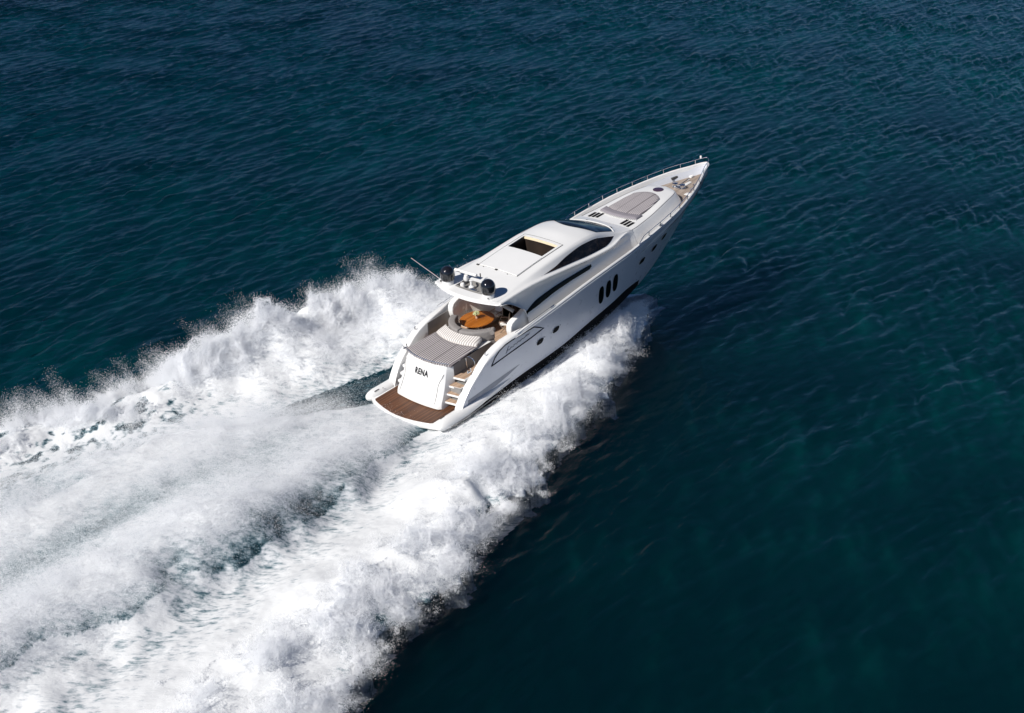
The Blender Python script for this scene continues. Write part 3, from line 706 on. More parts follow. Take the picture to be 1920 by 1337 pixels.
MB().lathe([(.15, 0), (.15, .12), (.06, .2), (.06, .42), (.11, .46), (0, .5)], (6.45, .22, 4.32), 14).build("light_mast", GEL, yacht)
for k in range(3):
    MB().tube([(6.35 - .0 * k, .05 - .14 * k, 4.42), (6.0, .12 - .14 * k, 4.46)], [.025, .055], 8).build("horn", CHROME, yacht)
MB().tube([(6.3, -.75, 4.45), (6.3, -.75, 4.9), (6.25, -.70, 5.05)], .018, 6).tube([(6.3, -.95, 4.45), (6.3, -.78, 4.82)], .014, 6).build("anemometer", CANVAS, yacht)
MB().box((5.78, -1.55, 4.56), (.18, .06, .05), .3, .015).build("antenna_base", SEAM, yacht)

# loose things in the cockpit -------------------------------------------
TX, TY, TZ = 7.22, .80, 2.10
tb = thing("cockpit_table", "round orange-brown varnished wooden table in the aft cockpit", "table", (TX, TY, 1.43))
o = [(.97 * cos(a) * (1 if k % 2 else .985), .88 * sin(a)) for k, a in enumerate([2 * pi * q / 40 for q in range(40)])]
MB().prism(o, 2, TZ - 1.43 - .05, TZ - 1.43, .012, 2).build("tabletop", TABLE, tb)
MB().lathe([(.30, .005), (.28, .04), (.09, .08), (.08, .55), (.22, .615), (0, .616)], (0, 0, 0), 16).build("pedestal", CHROME, tb)
vs = thing("flower_vase", "small pale vase of cream green flowers on the round wooden table", "vase", (TX + .02, TY + .02, TZ))
MB().lathe([(.06, .001), (.075, .03), (.07, .10), (.05, .16), (.06, .18), (.045, .18), (.04, .12)], (0, 0, 0), 16).build("vase", plain("peach_ceramic", (.55, .36, .25), .3), vs)
m = MB()
for k in range(70):
    a = rnd.uniform(0, 2 * pi); ph = math.acos(rnd.uniform(-.2, 1)); rr = rnd.uniform(.10, .17)
    c = Vector((rr * sin(ph) * cos(a), rr * sin(ph) * sin(a), .26 + rr * cos(ph) * .9)); q = rnd.uniform(.02, .04)
    m.lathe([(0.001, -q), (q * .8, -q * .5), (q, 0), (q * .7, q * .6), (.001, q)], c, 6)
m.build("blossoms", plain("cream_green_petals", (.50, .54, .30), .8, 0, .35, 0, 30), vs)
def chair(label, x, y, rz):
    t = thing("deck_chair", label, "chair", (x, y, 1.43), rz, "folding chairs at the cockpit table")
    MB().box((0, 0, .45), (.44, .46, .04), 0, .015).build("seat", CANVAS, t)
    m = MB(); m.loft([[(-.22 - .05 * t_ + .03 * (1 - (s_) ** 2), .24 * s_, .58 + .34 * t_) for s_ in frange(-1, 1, 9)] for t_ in (0, .5, 1)]);
    m.loft([[(-.24 - .05 * t_ + .03 * (1 - (s_) ** 2), .24 * s_, .58 + .34 * t_) for s_ in frange(-1, 1, 9)] for t_ in (0, .5, 1)])
    m.build("backrest", CANVAS, t)
    for s_ in (-1, 1):
        MB().tube([(-.28, s_ * .25, .95), (-.22, s_ * .25, .45), (.22, s_ * .25, .01)], .018, 6).build("leg", CHROME, t)
        MB().tube([(.22, s_ * .25, .65), (.20, s_ * .25, .45), (-.24, s_ * .25, .01)], .018, 6).build("leg", CHROME, t)
        MB().tube([(-.24, s_ * .26, .66), (.24, s_ * .26, .65)], .022, 6).build("armrest", TEAKC, t)
chair("white canvas folding chair behind the wooden table under the arch", 8.42, .55, pi)
chair("white canvas folding chair at the starboard edge of the wooden table", 7.95, -.45, radians(125))
# ------------------------------------------------------------------ the sea
def fft_field(n, size, amp_fn, seed):
    """periodic random field(s) n x n over size metres; amp_fn(kx, ky, k) gives the amplitude; returns the complex spectrum and wave numbers"""
    r = np.random.default_rng(seed)
    k1 = np.fft.fftfreq(n, size / n) * 2 * pi
    kx, ky = np.meshgrid(k1, k1, indexing='ij'); k = np.hypot(kx, ky); k[0, 0] = 1
    a = amp_fn(kx, ky, k); a[0, 0] = 0
    s = (r.standard_normal((n, n)) + 1j * r.standard_normal((n, n))) * a
    return s, kx, ky, k
def grid_mesh(name, X, Y, Z, mat, attrs=None, keep=None, smooth=True):
    n, m = X.shape
    me = bpy.data.meshes.new(name)
    co = np.empty((n * m, 3), np.float32); co[:, 0] = X.ravel(); co[:, 1] = Y.ravel(); co[:, 2] = Z.ravel()
    I = np.arange(n * m, dtype=np.int32).reshape(n, m)
    q = np.stack([I[:-1, :-1], I[1:, :-1], I[1:, 1:], I[:-1, 1:]], -1).reshape(-1, 4)
    if keep is not None:
        kq = keep.ravel()[q].any(1); q = q[kq]
        used = np.zeros(n * m, bool); used[q.ravel()] = True
        remap = np.cumsum(used) - 1; q = remap[q].astype(np.int32); co = co[used]
    else: used = None
    me.vertices.add(len(co)); me.vertices.foreach_set('co', co.ravel())
    me.loops.add(q.size); me.loops.foreach_set('vertex_index', np.ascontiguousarray(q, np.int32).ravel())
    me.polygons.add(len(q)); me.polygons.foreach_set('loop_start', np.arange(0, q.size, 4, dtype=np.int32)); me.polygons.foreach_set('loop_total', np.full(len(q), 4, np.int32))
    me.polygons.foreach_set('use_smooth', np.full(len(q), smooth, bool))
    me.update(calc_edges=True)
    for k, a in (attrs or {}).items():
        at = me.attributes.new(k, 'FLOAT', 'POINT'); b = a.ravel().astype(np.float32)
        at.data.foreach_set('value', b[used] if used is not None else b)
    me.materials.append(mat)
    o = bpy.data.objects.new(name, me); COL.objects.link(o); return o

WAVE_DIR = radians(-30)      # crests lie along +60 degrees
NS, LS = 1440, 160.0
SEA_X0_, SEA_Y0_ = -80.0, -36.0
def sea_amp(kx, ky, k):
    th = np.arctan2(ky, kx) - WAVE_DIR
    kp = 2 * pi / 3.0
    s = np.exp(-1.25 * (kp / k) ** 2) * k ** -1.92 * np.exp(-(k / 20.0) ** 2)
    d = 0.07 + np.abs(np.cos(th)) ** 5
    return s * d
S, kx, ky, kk = fft_field(NS, LS, sea_amp, 11)
def gust_amp(kx, ky, k): return np.exp(-(k / .9) ** 2) * (k > .05) * np.exp(-((kx * cos(WAVE_DIR) + ky * sin(WAVE_DIR)) / .7) ** 2 * .3)
G_ = np.fft.ifft2(fft_field(NS, LS, gust_amp, 12)[0]).real; G_ /= G_.std()
_gx = np.linspace(0, LS, NS)[:, None]; _gy = np.linspace(0, LS, NS)[None, :]
gust = np.clip(1.0 + .34 * G_, .45, 1.7) * np.clip(1.10 - .0062 * (_gx - 60) + .0078 * (_gy - 60), .36, 1.3)          # cat's-paws: rougher and smoother patches
hgt = np.fft.ifft2(S).real
sc_ = 0.047 / hgt.std(); 
_GU = (SEA_X0_ + _gx) * cos(HEAD) + (SEA_Y0_ + _gy) * sin(HEAD); _GV = -(SEA_X0_ + _gx) * sin(HEAD) + (SEA_Y0_ + _gy) * cos(HEAD)
_edge = np.interp(_GU, [-36, -16, -8, 0, 6, 12, 18, 24], [17, 14, 12, 9.6, 7, 4.6, 2.3, 0])
gust = gust * (1 - .62 * np.exp(-(np.maximum(0, -_GV - _edge) / 9.0) ** 2) * (_GV < 0) * np.clip((30 - _GU) / 10, 0, 1))      # the spray shelters the water beside it
hgt *= sc_ * gust
dx = np.fft.ifft2(-1j * kx / kk * S).real * sc_ * gust; dy = np.fft.ifft2(-1j * ky / kk * S).real * sc_ * gust
SEA_X0, SEA_Y0 = -80.0, -36.0
g = np.arange(NS + 1) * (LS / NS)
GX, GY = np.meshgrid(g + SEA_X0, g + SEA_Y0, indexing='ij')
wrap = lambda a: np.pad(a, ((0, 1), (0, 1)), mode='wrap')
CHOP = 0.7
SX, SY, SZ = GX + CHOP * wrap(dx), GY + CHOP * wrap(dy), wrap(hgt)
# the sea is pressed flat where the yacht runs, so no wave stands inside it
def to_uv(X, Y): return X * cos(HEAD) + Y * sin(HEAD), -X * sin(HEAD) + Y * cos(HEAD)
SU, SV = to_uv(SX, SY)
_do = np.where(SV < 0, np.interp(SU, [-36, -25, -16, -12, -8, -4, -.3, 2, 6.3, 9.7, 12.3, 15.5, 18, 20.5], [17.5, 16, 14, 12.3, 12.2, 10.4, 9.8, 8.6, 7.4, 6.5, 5.4, 4.1, 2.7, 1]),
               np.interp(SU, [-36, -25, -16, -12, -8, -4, -.3, 2, 6.3, 9.7, 12.3, 15.5, 18, 20.5], [19, 18, 16, 14.5, 13.2, 12.6, 12.4, 12.2, 11.2, 9.8, 8.3, 6.2, 4.2, 1.6]))
SZ = SZ - .6 * np.clip((_do - 1.6 - np.abs(SV)) / 1.0, 0, 1) * (SU < 20) * (SU > -35)

m, t, b, out = new_mat("sea_water")
geo = t.nodes.new('ShaderNodeNewGeometry').outputs['Position']
t.nodes.remove(b)
m2, t2, b2_, out2 = new_mat("sea_body"); t2.nodes.remove(b2_)
geo2 = t2.nodes.new('ShaderNodeNewGeometry').outputs['Position']
big2 = noise(t2, mapping(t2, geo2, (0.012, 0.012, 0.012)), 1.0, 2)
sx2 = t2.nodes.new('ShaderNodeSeparateXYZ'); link(t2, geo2, sx2.inputs[0])
east = math_node(t2, 'ADD', math_node(t2, 'ADD', math_node(t2, 'MULTIPLY', sx2.outputs[0], .0075), math_node(t2, 'MULTIPLY', sx2.outputs[1], -.0048)), .52, True)      # greener, lighter water to the south-east
mixv2 = math_node(t2, 'ADD', math_node(t2, 'MULTIPLY', east, .75), math_node(t2, 'MULTIPLY', big2, .25))
deep2 = ramp(t2, mixv2, [(0.10, (0.0007, 0.0500, 0.0790)), (0.55, (0.0005, 0.0760, 0.0920)), (0.9, (0.0005, 0.1120, 0.1130))])
s2 = t2.nodes.new('ShaderNodeSubsurfaceScattering'); s2.falloff = 'RANDOM_WALK'; link(t2, deep2, s2.inputs['Color']); s2.inputs['Scale'].default_value = 27.0; s2.inputs['Radius'].default_value = (0.8, 2.2, 2.6)
link(t2, s2.outputs[0], out2.inputs[0])
clear = t.nodes.new('ShaderNodeBsdfTransparent')
gl = t.nodes.new('ShaderNodeBsdfGlossy'); gl.inputs['Roughness'].default_value = 0.06
rot = mapping(t, geo, (1, 1, 1), (0, 0, -WAVE_DIR))
n1 = noise(t, mapping(t, rot, (2.6, 1.0, 1)), 1.0, 4, 0.55); n2 = noise(t, mapping(t, rot, (8.0, 4.0, 1)), 1.0, 3, 0.55)
hsum = math_node(t, 'ADD', math_node(t, 'MULTIPLY', n1, 0.7), math_node(t, 'MULTIPLY', n2, 0.2))
bn = t.nodes.new('ShaderNodeBump'); bn.inputs['Strength'].default_value = 0.42; bn.inputs['Distance'].default_value = 0.16; link(t, hsum, bn.inputs['Height'])
fr_ = t.nodes.new('ShaderNodeFresnel'); fr_.inputs['IOR'].default_value = 1.333
link(t, bn.outputs[0], gl.inputs['Normal']); link(t, bn.outputs[0], fr_.inputs['Normal'])
ms = t.nodes.new('ShaderNodeMixShader'); link(t, math_node(t, 'MULTIPLY', fr_.outputs[0], .95), ms.inputs[0]); link(t, clear.outputs[0], ms.inputs[1]); link(t, gl.outputs[0], ms.inputs[2])
link(t, ms.outputs[0], out.inputs[0])
SEAM_ = m
body = MB(); body.loft([[(x, y, -1.1) for x in frange(-3000, 3000, 5)] for y in frange(-3000, 3000, 5)]); o = body.build('sea', m2); o['kind'] = 'structure'
sea = grid_mesh("sea", SX, SY, SZ, m); sea['kind'] = 'structure'
# the same sea on to the horizon
far = MB()
rad = [0] ; ringsF = []
x0, x1, y0, y1 = SEA_X0, SEA_X0 + LS, SEA_Y0, SEA_Y0 + LS
cx_, cy_ = (x0 + x1) / 2, (y0 + y1) / 2
sq = []
for a, bq in (((x0, y0), (x1, y0)), ((x1, y0), (x1, y1)), ((x1, y1), (x0, y1)), ((x0, y1), (x0, y0))):
    sq += [(a[0] + (bq[0] - a[0]) * i / 24, a[1] + (bq[1] - a[1]) * i / 24) for i in range(24)]
for s_ in (0.97, 1.2, 1.6, 2.5, 5, 12, 40, 90):
    ringsF.append([(cx_ + (x - cx_) * s_, cy_ + (y - cy_) * s_, -0.25 if s_ < 1 else 0.0) for x, y in sq])
far.loft(ringsF, True); o = far.build("sea", m); o['kind'] = 'structure'

# ------------------------------------------------------------------ the wake
CELL = 0.085
U = np.arange(-36, 22.5, CELL); Vv = np.arange(-19, 21, CELL)
WU, WV = np.meshgrid(U, Vv, indexing='ij')
nu_, nv_ = WU.shape
rg = np.random.default_rng(5)
def band(l0, l1, seed, su=1.0, sv=1.0, slope=1.0):
    """band-limited noise on the wake grid: wavelengths l0..l1 m, stretched by su along the track; unit std"""
    N = 1024
    r = np.random.default_rng(seed)
    k1 = np.fft.fftfreq(N, CELL); ku, kv = np.meshgrid(k1 / su, k1 / sv, indexing='ij'); k = np.hypot(ku, kv); k[0, 0] = 1e9
    a = k ** -(1 + slope) * (k > 1 / l1) * (k < 1 / l0)
    f = np.fft.ifft2((r.standard_normal((N, N)) + 1j * r.standard_normal((N, N))) * a).real
    f /= f.std(); return f[:nu_, :nv_] if nu_ <= N and nv_ <= N else np.tile(f, (2, 1))[:nu_, :nv_]
def P_(xs, ys): return pchip(xs, ys)(WU)
def gauss(x, s): return np.exp(-(x / s) ** 2)
def sstep(a, b_, x):
    q = np.clip((x - a) / (b_ - a), 0, 1); return q * q * (3 - 2 * q)
# shape tables per side (d = distance from the track, u = metres ahead of the transom)
uk = [-36, -25, -16, -12, -8, -4, -0.3, 2, 6.3, 9.7, 12.3, 15.5, 18, 20.5, 22]
S_out = P_(uk, [17.2, 15.6, 13.5, 12.0, 11.4, 9.9, 9.1, 8.0, 6.6, 5.7, 4.6, 3.4, 2.3, .9, 0.4])
S_rid = P_(uk, [13, 11.6, 10.2, 9.6, 9.0, 8.0, 7.0, 6.2, 5.2, 4.4, 3.7, 2.8, 1.9, .85, .4])
S_h = P_(uk, [.5, .7, .95, 1.1, 1.25, 1.3, 1.25, 1.2, 1.25, 1.4, 1.5, 1.4, 1.1, .8, .5])
S_h0 = P_(uk, [.1, .1, .1, .1, .1, .1, .1, .2, .62, 1.2, 1.55, 2.05, 2.1, 1.5, .6])
S_in = P_(uk, [6.6, 6.0, 5.2, 4.7, 4.2, 3.2, 2.3, 2.2, 2.2, 2.1, 2.0, 1.6, 1.0, .2, 0])
Q_out = P_(uk, [19, 18, 16, 14.5, 13.2, 12.6, 12.4, 12.2, 11.2, 9.8, 8.3, 6.2, 4.2, 1.6, .4])
Q_rid = P_(uk, [15, 14, 12.6, 11.6, 10.8, 10.4, 10.2, 9.9, 9.0, 7.9, 6.7, 4.8, 3.0, 1.0, .2])
Q_h = P_(uk, [.5, .7, 1.0, 1.2, 1.5, 1.9, 2.7, 3.4, 3.1, 2.1, 1.6, 1.3, 1.0, .9, .5])
Q_in = P_(uk, [9.5, 8.6, 7.2, 6.2, 6.0, 5.9, 5.7, 5.3, 4.6, 3.4, 2.8, 1.9, 1.1, .3, 0])
stb = WV < 0
d = np.abs(WV)
wob = 0.55 * band(1.6, 9, 21, .8, 1) + 0.22 * band(.5, 1.6, 22)
wk = sstep(21, 14, WU)
dO = np.where(stb, S_out, Q_out); dR = np.where(stb, S_rid, Q_rid); Hin = P_(uk, [2.35, 2.35, 2.35, 2.35, 2.35, 2.35, 2.35, 2.4, 2.45, 2.45, 2.4, 2.15, 1.7, .85, .3]) - .25
dI = np.where(stb, S_in, Q_in); dI = np.where((WU > 1.5) & stb, np.minimum(dI, Hin + .1), dI); dI = np.where(~stb, dI + (np.minimum(dI, Hin + .1) - dI) * sstep(4.5, 8.5, WU), dI); hR = np.where(stb, S_h, Q_h); hR = hR * np.clip(1 + np.where(stb, .16, .32) * (1 - .8 * sstep(5, 9, WU)) * band(2.2, 9, 66), .45, 1.6)
dw = d + wob * wk * 0.75
rise = np.clip((d - dI) / np.maximum(.3, dR - dI), 0, 1)
fall = np.clip((dO - dw) / np.maximum(.3, dO - dR), 0, 1)
prof = np.where(d < dR, 0.10 + 0.90 * rise ** 1.35, fall ** .65)
inside = (d > dI - .3)
hz = np.where(d < dR, S_h0 + (hR - S_h0) * rise ** 1.2, hR * fall ** .65)
body = np.where(WU > -1, hz, prof * hR)
# lumps, billows and fine grain
bil = 1 - np.abs(band(.9, 4.5, 31)) * .9; bil2 = 1 - np.abs(band(.35, 1.4, 32)); fine = band(.18, .55, 33, 1, 1, .3)
streak = band(.2, 1.6, 34, .33, 1.0, .4)
lump = sstep(.35, 1.0, rise) * (d < dR) + (d >= dR)
h = body * .82 * (1 + .10 * bil * lump) + lump * fall ** .5 * (.07 * bil + .02 * bil2) * np.clip(hR, .42, 1.3)
h += (1 - lump) * (.020 * streak + .010 * fine) * inside
h -= .20 * lump * fall ** .5
foam = np.where(d < dR, .55 + .5 * rise, .35 + 1.0 * fall) + .20 * bil * lump
foam = np.where(inside, foam, 0)
# the calm dark groove between the side walls and the wash of the propellers
axis = P_([-36, -19, -14, -9, -3.4, 0, 3], [4.6, 3.6, 3.0, 2.2, 1.2, .6, .4])
wS = P_([-36, -23, -14, -9.6, -7.3, -4.2, -2.4, .4, 2], [10.5, 8.6, 7.6, 6.5, 5.4, 4.4, 3.4, 2.6, 2.2])
wP = P_([-36, -17, -14, -10.8, -7, -2, .7, 2], [8.5, 6.4, 6.0, 5.2, 3.9, 2.6, 2.2, 2.0])
rel = WV - axis
wl = np.where(rel < 0, wS, wP)
q = np.abs(rel + .35 * band(1.5, 7, 41) * sstep(1, -6, WU)) / wl
cen = sstep(1.08, .55, q) * sstep(2.2, .3, WU)
hc = P_([-36, -20, -12, -7, -3, 0, 2], [.8, 1.1, 1.35, 1.2, .75, .45, .2])
soft = band(.8, 6, 42, .28, 1, 1.0); soft2 = band(.3, 1.4, 43, .35, 1, .8)
hp = cen * hc * (1 + .07 * soft) + cen * (.035 * soft2 + .010 * fine) * np.clip(-WU / 4, .4, 1)
edge = np.exp(-((q - .80) / .22) ** 2) * sstep(1, -3, WU)
hp += edge * (.30 + .08 * bil2 + .38 * (rel < 0) * sstep(-2, -7, WU) * np.clip(1 + .4 * band(2, 7, 81, .5), .2, 2)) * hc
foam_c = cen * (.58 + .07 * soft + .04 * bil2) + edge * .28
foam_c -= .10 * gauss(rel + 2.5, 1.6) * sstep(-4, -14, WU)
Hh = np.maximum(h * inside * sstep(20.6, 17, WU), hp)
foam = np.maximum(foam * inside, foam_c)
# thin foam left on the flat water between them
gap = (d <= dI + .2) & (q > .9) & (WU < 4)
lace = band(.3, 2.2, 44, .55, 1, .5)
trough = np.where(WV < 0, P_([-36, -18, -15, -12, -7, -5, -3, 3], [.70, .68, .52, .34, .36, .50, .66, .66]), P_([-36, -12, -5.5, -3.2, -1.5, 5], [.74, .74, .70, .36, .04, .02]))
foam = np.where(gap, np.maximum(foam, trough + .10 * lace), foam)
Hh = np.where(gap, np.maximum(Hh, .06 + .03 * lace), Hh)
# port edge aft: lacy, broken foam on the water
lacy = sstep(-1, -9, WU) * sstep(-1.5, 1.5, dO - d) * (WV > 0) * sstep(6.5, 8.5, d)
lc2 = .8 * band(.2, 1.8, 45, .8, 1, .35)
foam = foam - lacy * (.30 - .40 * lc2)
Hh = Hh * (1 - .45 * lacy) + lacy * .03 * np.abs(lc2)
# fade to nothing at the rim so the sheet dives under the sea
rim = sstep(0, 1.0, dO - dw) * (d < dO + 1) * sstep(22.3, 20.5, WU)
rim = np.maximum(rim, cen)
def blur(a, sig):
    p_ = int(4 * sig / CELL); b_ = np.pad(a, p_, mode='edge'); n0, n1 = b_.shape
    k0 = np.fft.fftfreq(n0, CELL)[:, None]; k1_ = np.fft.fftfreq(n1, CELL)[None, :]
    r_ = np.fft.ifft2(np.fft.fft2(b_) * np.exp(-2 * (pi * sig) ** 2 * (k0 ** 2 + k1_ ** 2))).real
    return r_[p_:-p_, p_:-p_]
Hh = np.where(inside | (cen > .01) | gap, Hh, -.1)
Hh = blur(Hh, .20) + lacy * .015 * lc2 + (.004 * fine + .008 * streak) * (rim > .3)
under = (d < Hin) & (WU > 1.5)
Hh = np.where(under, -.6, Hh)
Z0 = Hh - .22 * (1 - np.clip(foam, 0, 1)) * 0 + np.where(rim > .02, 0.02, -.7) - .35 * (1 - np.clip(rim * 4, 0, 1))
Hs = Z0.copy()
XW = WU * cos(HEAD) - WV * sin(HEAD); YW = WU * sin(HEAD) + WV * cos(HEAD)
# small sideways scatter so that the billows lean
XW2, YW2 = XW, YW
m, t, b, out = new_mat("wake_foam")
at = t.nodes.new('ShaderNodeAttribute'); at.attribute_name = 'foam'; at2 = t.nodes.new('ShaderNodeAttribute'); at2.attribute_name = 'grain'
geo = t.nodes.new('ShaderNodeNewGeometry').outputs['Position']
flow = mapping(t, geo, (.30, 1.0, 1.0), (0, 0, -(HEAD + .30))); fn = noise(t, flow, 6.5, 6, 0.65); fn2 = noise(t, geo, 1.6, 3, 0.6)
fsum = math_node(t, 'ADD', at.outputs['Fac'], math_node(t, 'MULTIPLY', at2.outputs['Fac'], math_node(t, 'ADD', math_node(t, 'MULTIPLY', math_node(t, 'SUBTRACT', fn, .5), 1.2), math_node(t, 'MULTIPLY', math_node(t, 'SUBTRACT', fn2, .5), .6))))
mr = t.nodes.new('ShaderNodeMapRange'); mr.interpolation_type = 'SMOOTHSTEP'; link(t, fsum, mr.inputs[0]); mr.inputs[1].default_value = .12; mr.inputs[2].default_value = .74
cr = ramp(t, mr.outputs[0], [(0.0, (.004, .030, .042)), (.32, (.10, .17, .20)), (.58, (.34, .40, .43)), (.82, (.56, .59, .62)), (1.0, (.74, .755, .77))])
link(t, cr, b.inputs['Base Color'])
rr_ = t.nodes.new('ShaderNodeMapRange'); link(t, mr.outputs[0], rr_.inputs[0]); rr_.inputs[3].default_value = .12; rr_.inputs[4].default_value = .95; link(t, rr_.outputs[0], b.inputs['Roughness'])
b.inputs['IOR'].default_value = 1.333
b.inputs['Subsurface Weight'].default_value = 0.0
bump(t, b, noise(t, flow, 14.0, 5, .65), .32, .05)
FOAM = m
wake = grid_mesh("wake_foam", XW2, YW2, Z0 + SEA, m, {'foam': np.clip(foam, 0, 1.2), 'grain': 1 - .6 * cen}, keep=(rim > .0) | (d < dO)); wake['kind'] = 'stuff'

# ------------------------------------------------------------------ spray drops in the air
m, t, b, out = new_mat("spray_drops")
geo = t.nodes.new('ShaderNodeNewGeometry').outputs['Position']
link(t, ramp(t, noise(t, geo, 2.0, 2), [(.3, (.955, .96, .965)), (.7, (.975, .975, .98))]), b.inputs['Base Color']); b.inputs['Roughness'].default_value = 1.0
tr = t.nodes.new('ShaderNodeBsdfTranslucent'); tr.inputs[0].default_value = (.9, .92, .95, 1)
mxs = t.nodes.new('ShaderNodeMixShader'); mxs.inputs[0].default_value = .35
link(t, b.outputs[0], mxs.inputs[1]); link(t, tr.outputs[0], mxs.inputs[2]); link(t, mxs.outputs[0], out.inputs[0])
DROP = m
def points_object(name, co, radii, mat):
    me = bpy.data.meshes.new(name); me.vertices.add(len(co)); me.vertices.foreach_set('co', co.astype(np.float32).ravel())
    a = me.attributes.new('rad', 'FLOAT', 'POINT'); a.data.foreach_set('value', radii.astype(np.float32))
    me.materials.append(mat)
    o = bpy.data.objects.new(name, me); COL.objects.link(o)
    ng = bpy.data.node_groups.new(name, 'GeometryNodeTree')
    ng.interface.new_socket('Geometry', in_out='INPUT', socket_type='NodeSocketGeometry'); ng.interface.new_socket('Geometry', in_out='OUTPUT', socket_type='NodeSocketGeometry')
    gi = ng.nodes.new('NodeGroupInput'); go = ng.nodes.new('NodeGroupOutput')
    mp = ng.nodes.new('GeometryNodeMeshToPoints'); na = ng.nodes.new('GeometryNodeInputNamedAttribute'); na.data_type = 'FLOAT'; na.inputs[0].default_value = 'rad'
    sm = ng.nodes.new('GeometryNodeSetMaterial'); sm.inputs['Material'].default_value = mat
    ng.links.new(gi.outputs[0], mp.inputs['Mesh']); ng.links.new(na.outputs[0], mp.inputs['Radius']); ng.links.new(mp.outputs[0], sm.inputs[0]); ng.links.new(sm.outputs[0], go.inputs[0])
    md = o.modifiers.new("drops", 'NODES'); md.node_group = ng
    o['kind'] = 'stuff'; return o
def scatter(weight, n, lift, spread, rmin, rmax, seed, out_push=0.0, base=0.0):
    r = np.random.default_rng(seed)
    w = np.clip(weight, 0, None).ravel(); c = np.cumsum(w); c /= c[-1]
    idx = np.searchsorted(c, r.random(n))
    iu, iv = np.unravel_index(idx, WU.shape)
    u = WU[iu, iv] + r.normal(0, spread, n); v = WV[iu, iv] + r.normal(0, spread, n)
    li = lift[iu, iv] if hasattr(lift, 'shape') else lift
    e = r.exponential(1.0, n) * li
    v = v + np.sign(v) * out_push * e; u = u - .25 * e
    z = np.maximum(Hs[iu, iv], 0) + base + e
    rad = rmin + (rmax - rmin) * r.random(n) ** 3
    X = u * cos(HEAD) - v * sin(HEAD); Y = u * sin(HEAD) + v * cos(HEAD)
    return np.stack([X, Y, z + SEA], 1), rad
def turb(p, r, amp, lam):
    q = p.copy()
    for o in range(3):
        for a in range(3):
            for w_ in range(4):
                kv = r.normal(0, .75, 3) * 2 * pi / lam; q[:, a] += .5 * amp * np.sin(p @ kv + r.random() * 6.28)
        amp *= .55; lam *= .5
    return q
def puffs(weight, n, lift, r0, r1, dens, seed, out_push=0.0, stretch=1.0, rd=(.007, .014), tam=.10):
    """clouds of drops thrown off the foam: soft round puffs, each many drops"""
    r = np.random.default_rng(seed)
    w = np.clip(weight, 0, None).ravel(); c = np.cumsum(w); c /= c[-1]
    idx = np.searchsorted(c, r.random(n)); iu, iv = np.unravel_index(idx, WU.shape)
    li = lift[iu, iv] if hasattr(lift, 'shape') else np.full(n, lift)
    e = li * r.random(n) ** 1.4
    R = (r0 + (r1 - r0) * r.random(n) ** 2) * np.clip(1 - .35 * e / np.maximum(.01, li), .4, 1)
    cnt = np.maximum(20, dens * (R / .4) ** 2 * np.clip(1 - .6 * e / np.maximum(.01, li), .25, 1)).astype(int)
    k = np.repeat(np.arange(n), cnt); N = len(k)
    g_ = r.normal(0, 1, (N, 3)) * (R[k] * .5)[:, None]
    u = WU[iu, iv][k] - .3 * e[k] + g_[:, 0] * stretch
    v = WV[iu, iv][k] + np.sign(WV[iu, iv][k]) * out_push * e[k] + g_[:, 1]
    z = np.maximum(Hs[iu, iv], 0)[k] + e[k] + g_[:, 2] * .8
    p = turb(np.stack([u, v, z], 1), r, tam, 1.3)
    p[:, 2] = np.abs(p[:, 2])
    rad = rd[0] + (rd[1] - rd[0]) * r.random(N) ** 2
    big_ = r.random(N) < .006; rad[big_] *= 1.6
    X = p[:, 0] * cos(HEAD) - p[:, 1] * sin(HEAD); Y = p[:, 0] * sin(HEAD) + p[:, 1] * cos(HEAD)
    return np.stack([X, Y, p[:, 2] + SEA], 1), rad
crest = gauss(d - dR - .25 * (dO - dR), .45 * np.maximum(.5, dO - dR)) * sstep(18.6, 13, WU)
clumps = np.clip(.45 + .7 * band(1.0, 5, 61), 0, None)
parts_ = []
notunder = ~under
parts_.append(puffs(crest * clumps * stb * notunder, 3600, .30 + .32 * hR, .16, .72, 620, 71, .35, 1.0, (.005, .012), .13))
parts_.append(puffs(crest * clumps * (~stb) * sstep(-14, 2, WU) * np.clip(.4 + .9 * band(1.2, 5, 67), 0, None) * notunder, 2600, .35 + .40 * hR, .22, .9, 640, 72, .2))
rimw = gauss(d - dO + .4, .5) * np.clip(.2 + 1.0 * band(.5, 2.6, 63), 0, None) * sstep(18.6, 13, WU)
parts_.append(puffs(rimw * notunder, 1700, .35, .10, .45, 520, 73, .6, 1, (.006, .012)))
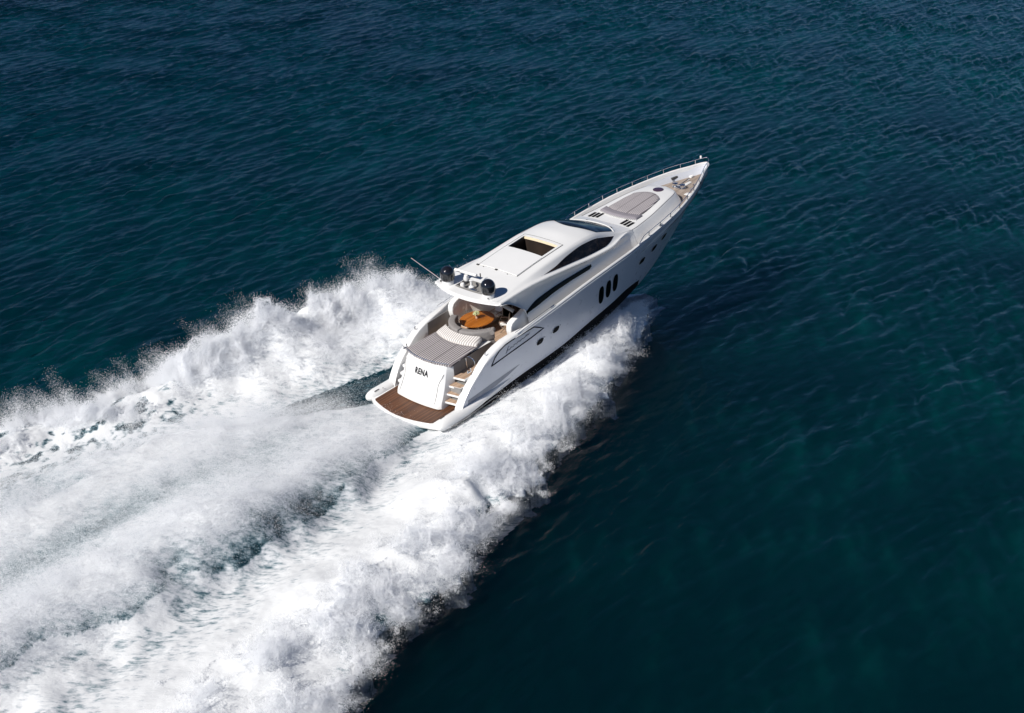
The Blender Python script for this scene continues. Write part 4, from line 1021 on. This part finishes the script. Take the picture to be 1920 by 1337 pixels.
def jets(weight, n, L0, L1, dens, seed, rise=.6, rd=(.005, .011)):
    """thin strands of drops flung outward and up, falling back"""
    r = np.random.default_rng(seed)
    w = np.clip(weight, 0, None).ravel(); c = np.cumsum(w); c /= c[-1]
    idx = np.searchsorted(c, r.random(n)); iu, iv = np.unravel_index(idx, WU.shape)
    L = L0 + (L1 - L0) * r.random(n) ** 2; cnt = np.maximum(10, dens * L).astype(int); k = np.repeat(np.arange(n), cnt); N = len(k)
    tt = r.random(N) ** 1.5; ang = r.normal(.25, .45, n); up_ = rise * r.uniform(.4, 1.6, n)
    sg = np.sign(WV[iu, iv])
    sp = (.02 + .10 * tt) * (.4 + L[k])
    u = WU[iu, iv][k] - np.sin(ang[k]) * L[k] * tt + r.normal(0, 1, N) * sp; v = WV[iu, iv][k] + sg[k] * np.cos(ang[k]) * L[k] * tt + r.normal(0, 1, N) * sp
    z = np.maximum(Hs[iu, iv], 0)[k] + L[k] * (up_[k] * tt - .55 * tt ** 2) + r.normal(0, .6, N) * sp
    p = turb(np.stack([u, v, z], 1), r, .03, .8); p[:, 2] = np.abs(p[:, 2]) + .02
    X = p[:, 0] * cos(HEAD) - p[:, 1] * sin(HEAD); Y = p[:, 0] * sin(HEAD) + p[:, 1] * cos(HEAD)
    return np.stack([X, Y, p[:, 2] + SEA], 1), rd[0] + (rd[1] - rd[0]) * r.random(N) ** 2
parts_.append(jets(rimw * notunder * (d < dO - .1), 3000, .25, 1.1, 360, 76))
parts_.append(jets(crest * clumps * notunder * np.where(stb, .5, 1.5), 3400, .4, 1.8, 330, 77, 1.1))
parts_.append(puffs(cen * (.35 + .8 * edge) * np.clip(.7 + .32 * band(.8, 5, 64, .28, 1.0, 1.0), 0, None) * sstep(0, -3, WU), 3600, .30 + .35 * hc, .35, 1.2, 360, 74, 0, 3.5, (.004, .008), .08))
hullw = gauss(d - Hin - .30, .28) * sstep(19.2, 17.5, WU) * sstep(9, 14, WU) * notunder
parts_.append(puffs(hullw, 500, .55, .15, .45, 420, 79, .1, 1.3, (.005, .010), .10)); parts_.append(jets(hullw, 700, .3, .9, 300, 80, .9))
parts_.append(puffs(cen * sstep(-1, -6, WU), 420, .9 * np.ones_like(WU), .9, 2.0, 130, 78, 0, 2.4, (.004, .007), .12))
sheet = (d > dI + .2) * (d < dR) * sstep(-6, 4, WU) * (.25 + rise) * notunder
parts_.append(puffs(sheet * np.where(stb, .5, 1.4) * sstep(17, 12, WU), 1400, .10 + .35 * (~stb) * hR / 2, .2, .7, 520, 75, .2, 1.4, (.006, .011)))
co = np.concatenate([p[0] for p in parts_]); ra = np.concatenate([p[1] for p in parts_]); print('drops', len(co))
# nothing of the spray inside the yacht
uu, vv2 = to_uv(co[:, 0], co[:, 1])
beam_hi = np.interp(uu, [-1.0, -.6, 2, 6, 14, 18, 22, 25, 27.5], [0, 2.95, 2.95, 2.9, 2.95, 2.8, 2.2, 1.4, .1])
beam_lo = np.interp(uu, [-1.0, -.6, 2, 6, 10, 14, 16, 18, 20, 22, 24], [0, 2.95, 2.9, 2.6, 2.55, 2.42, 2.2, 1.85, 1.4, .9, .5])
zch = np.interp(uu, [0, 6, 10, 14, 18, 20, 22, 24], [-.4, .45, 1.0, 1.75, 2.5, 3.0, 3.7, 4.7])
beam = beam_lo + (beam_hi - beam_lo) * np.clip((co[:, 2] - zch) / 2.6, 0, 1) ** .6
keep_ = ~((np.abs(vv2) < beam) & (uu > -.95) & (co[:, 2] > np.where(uu < 1.0, .25, -9)) & (uu < 27.5))
points_object("spray", co[keep_], ra[keep_], DROP)
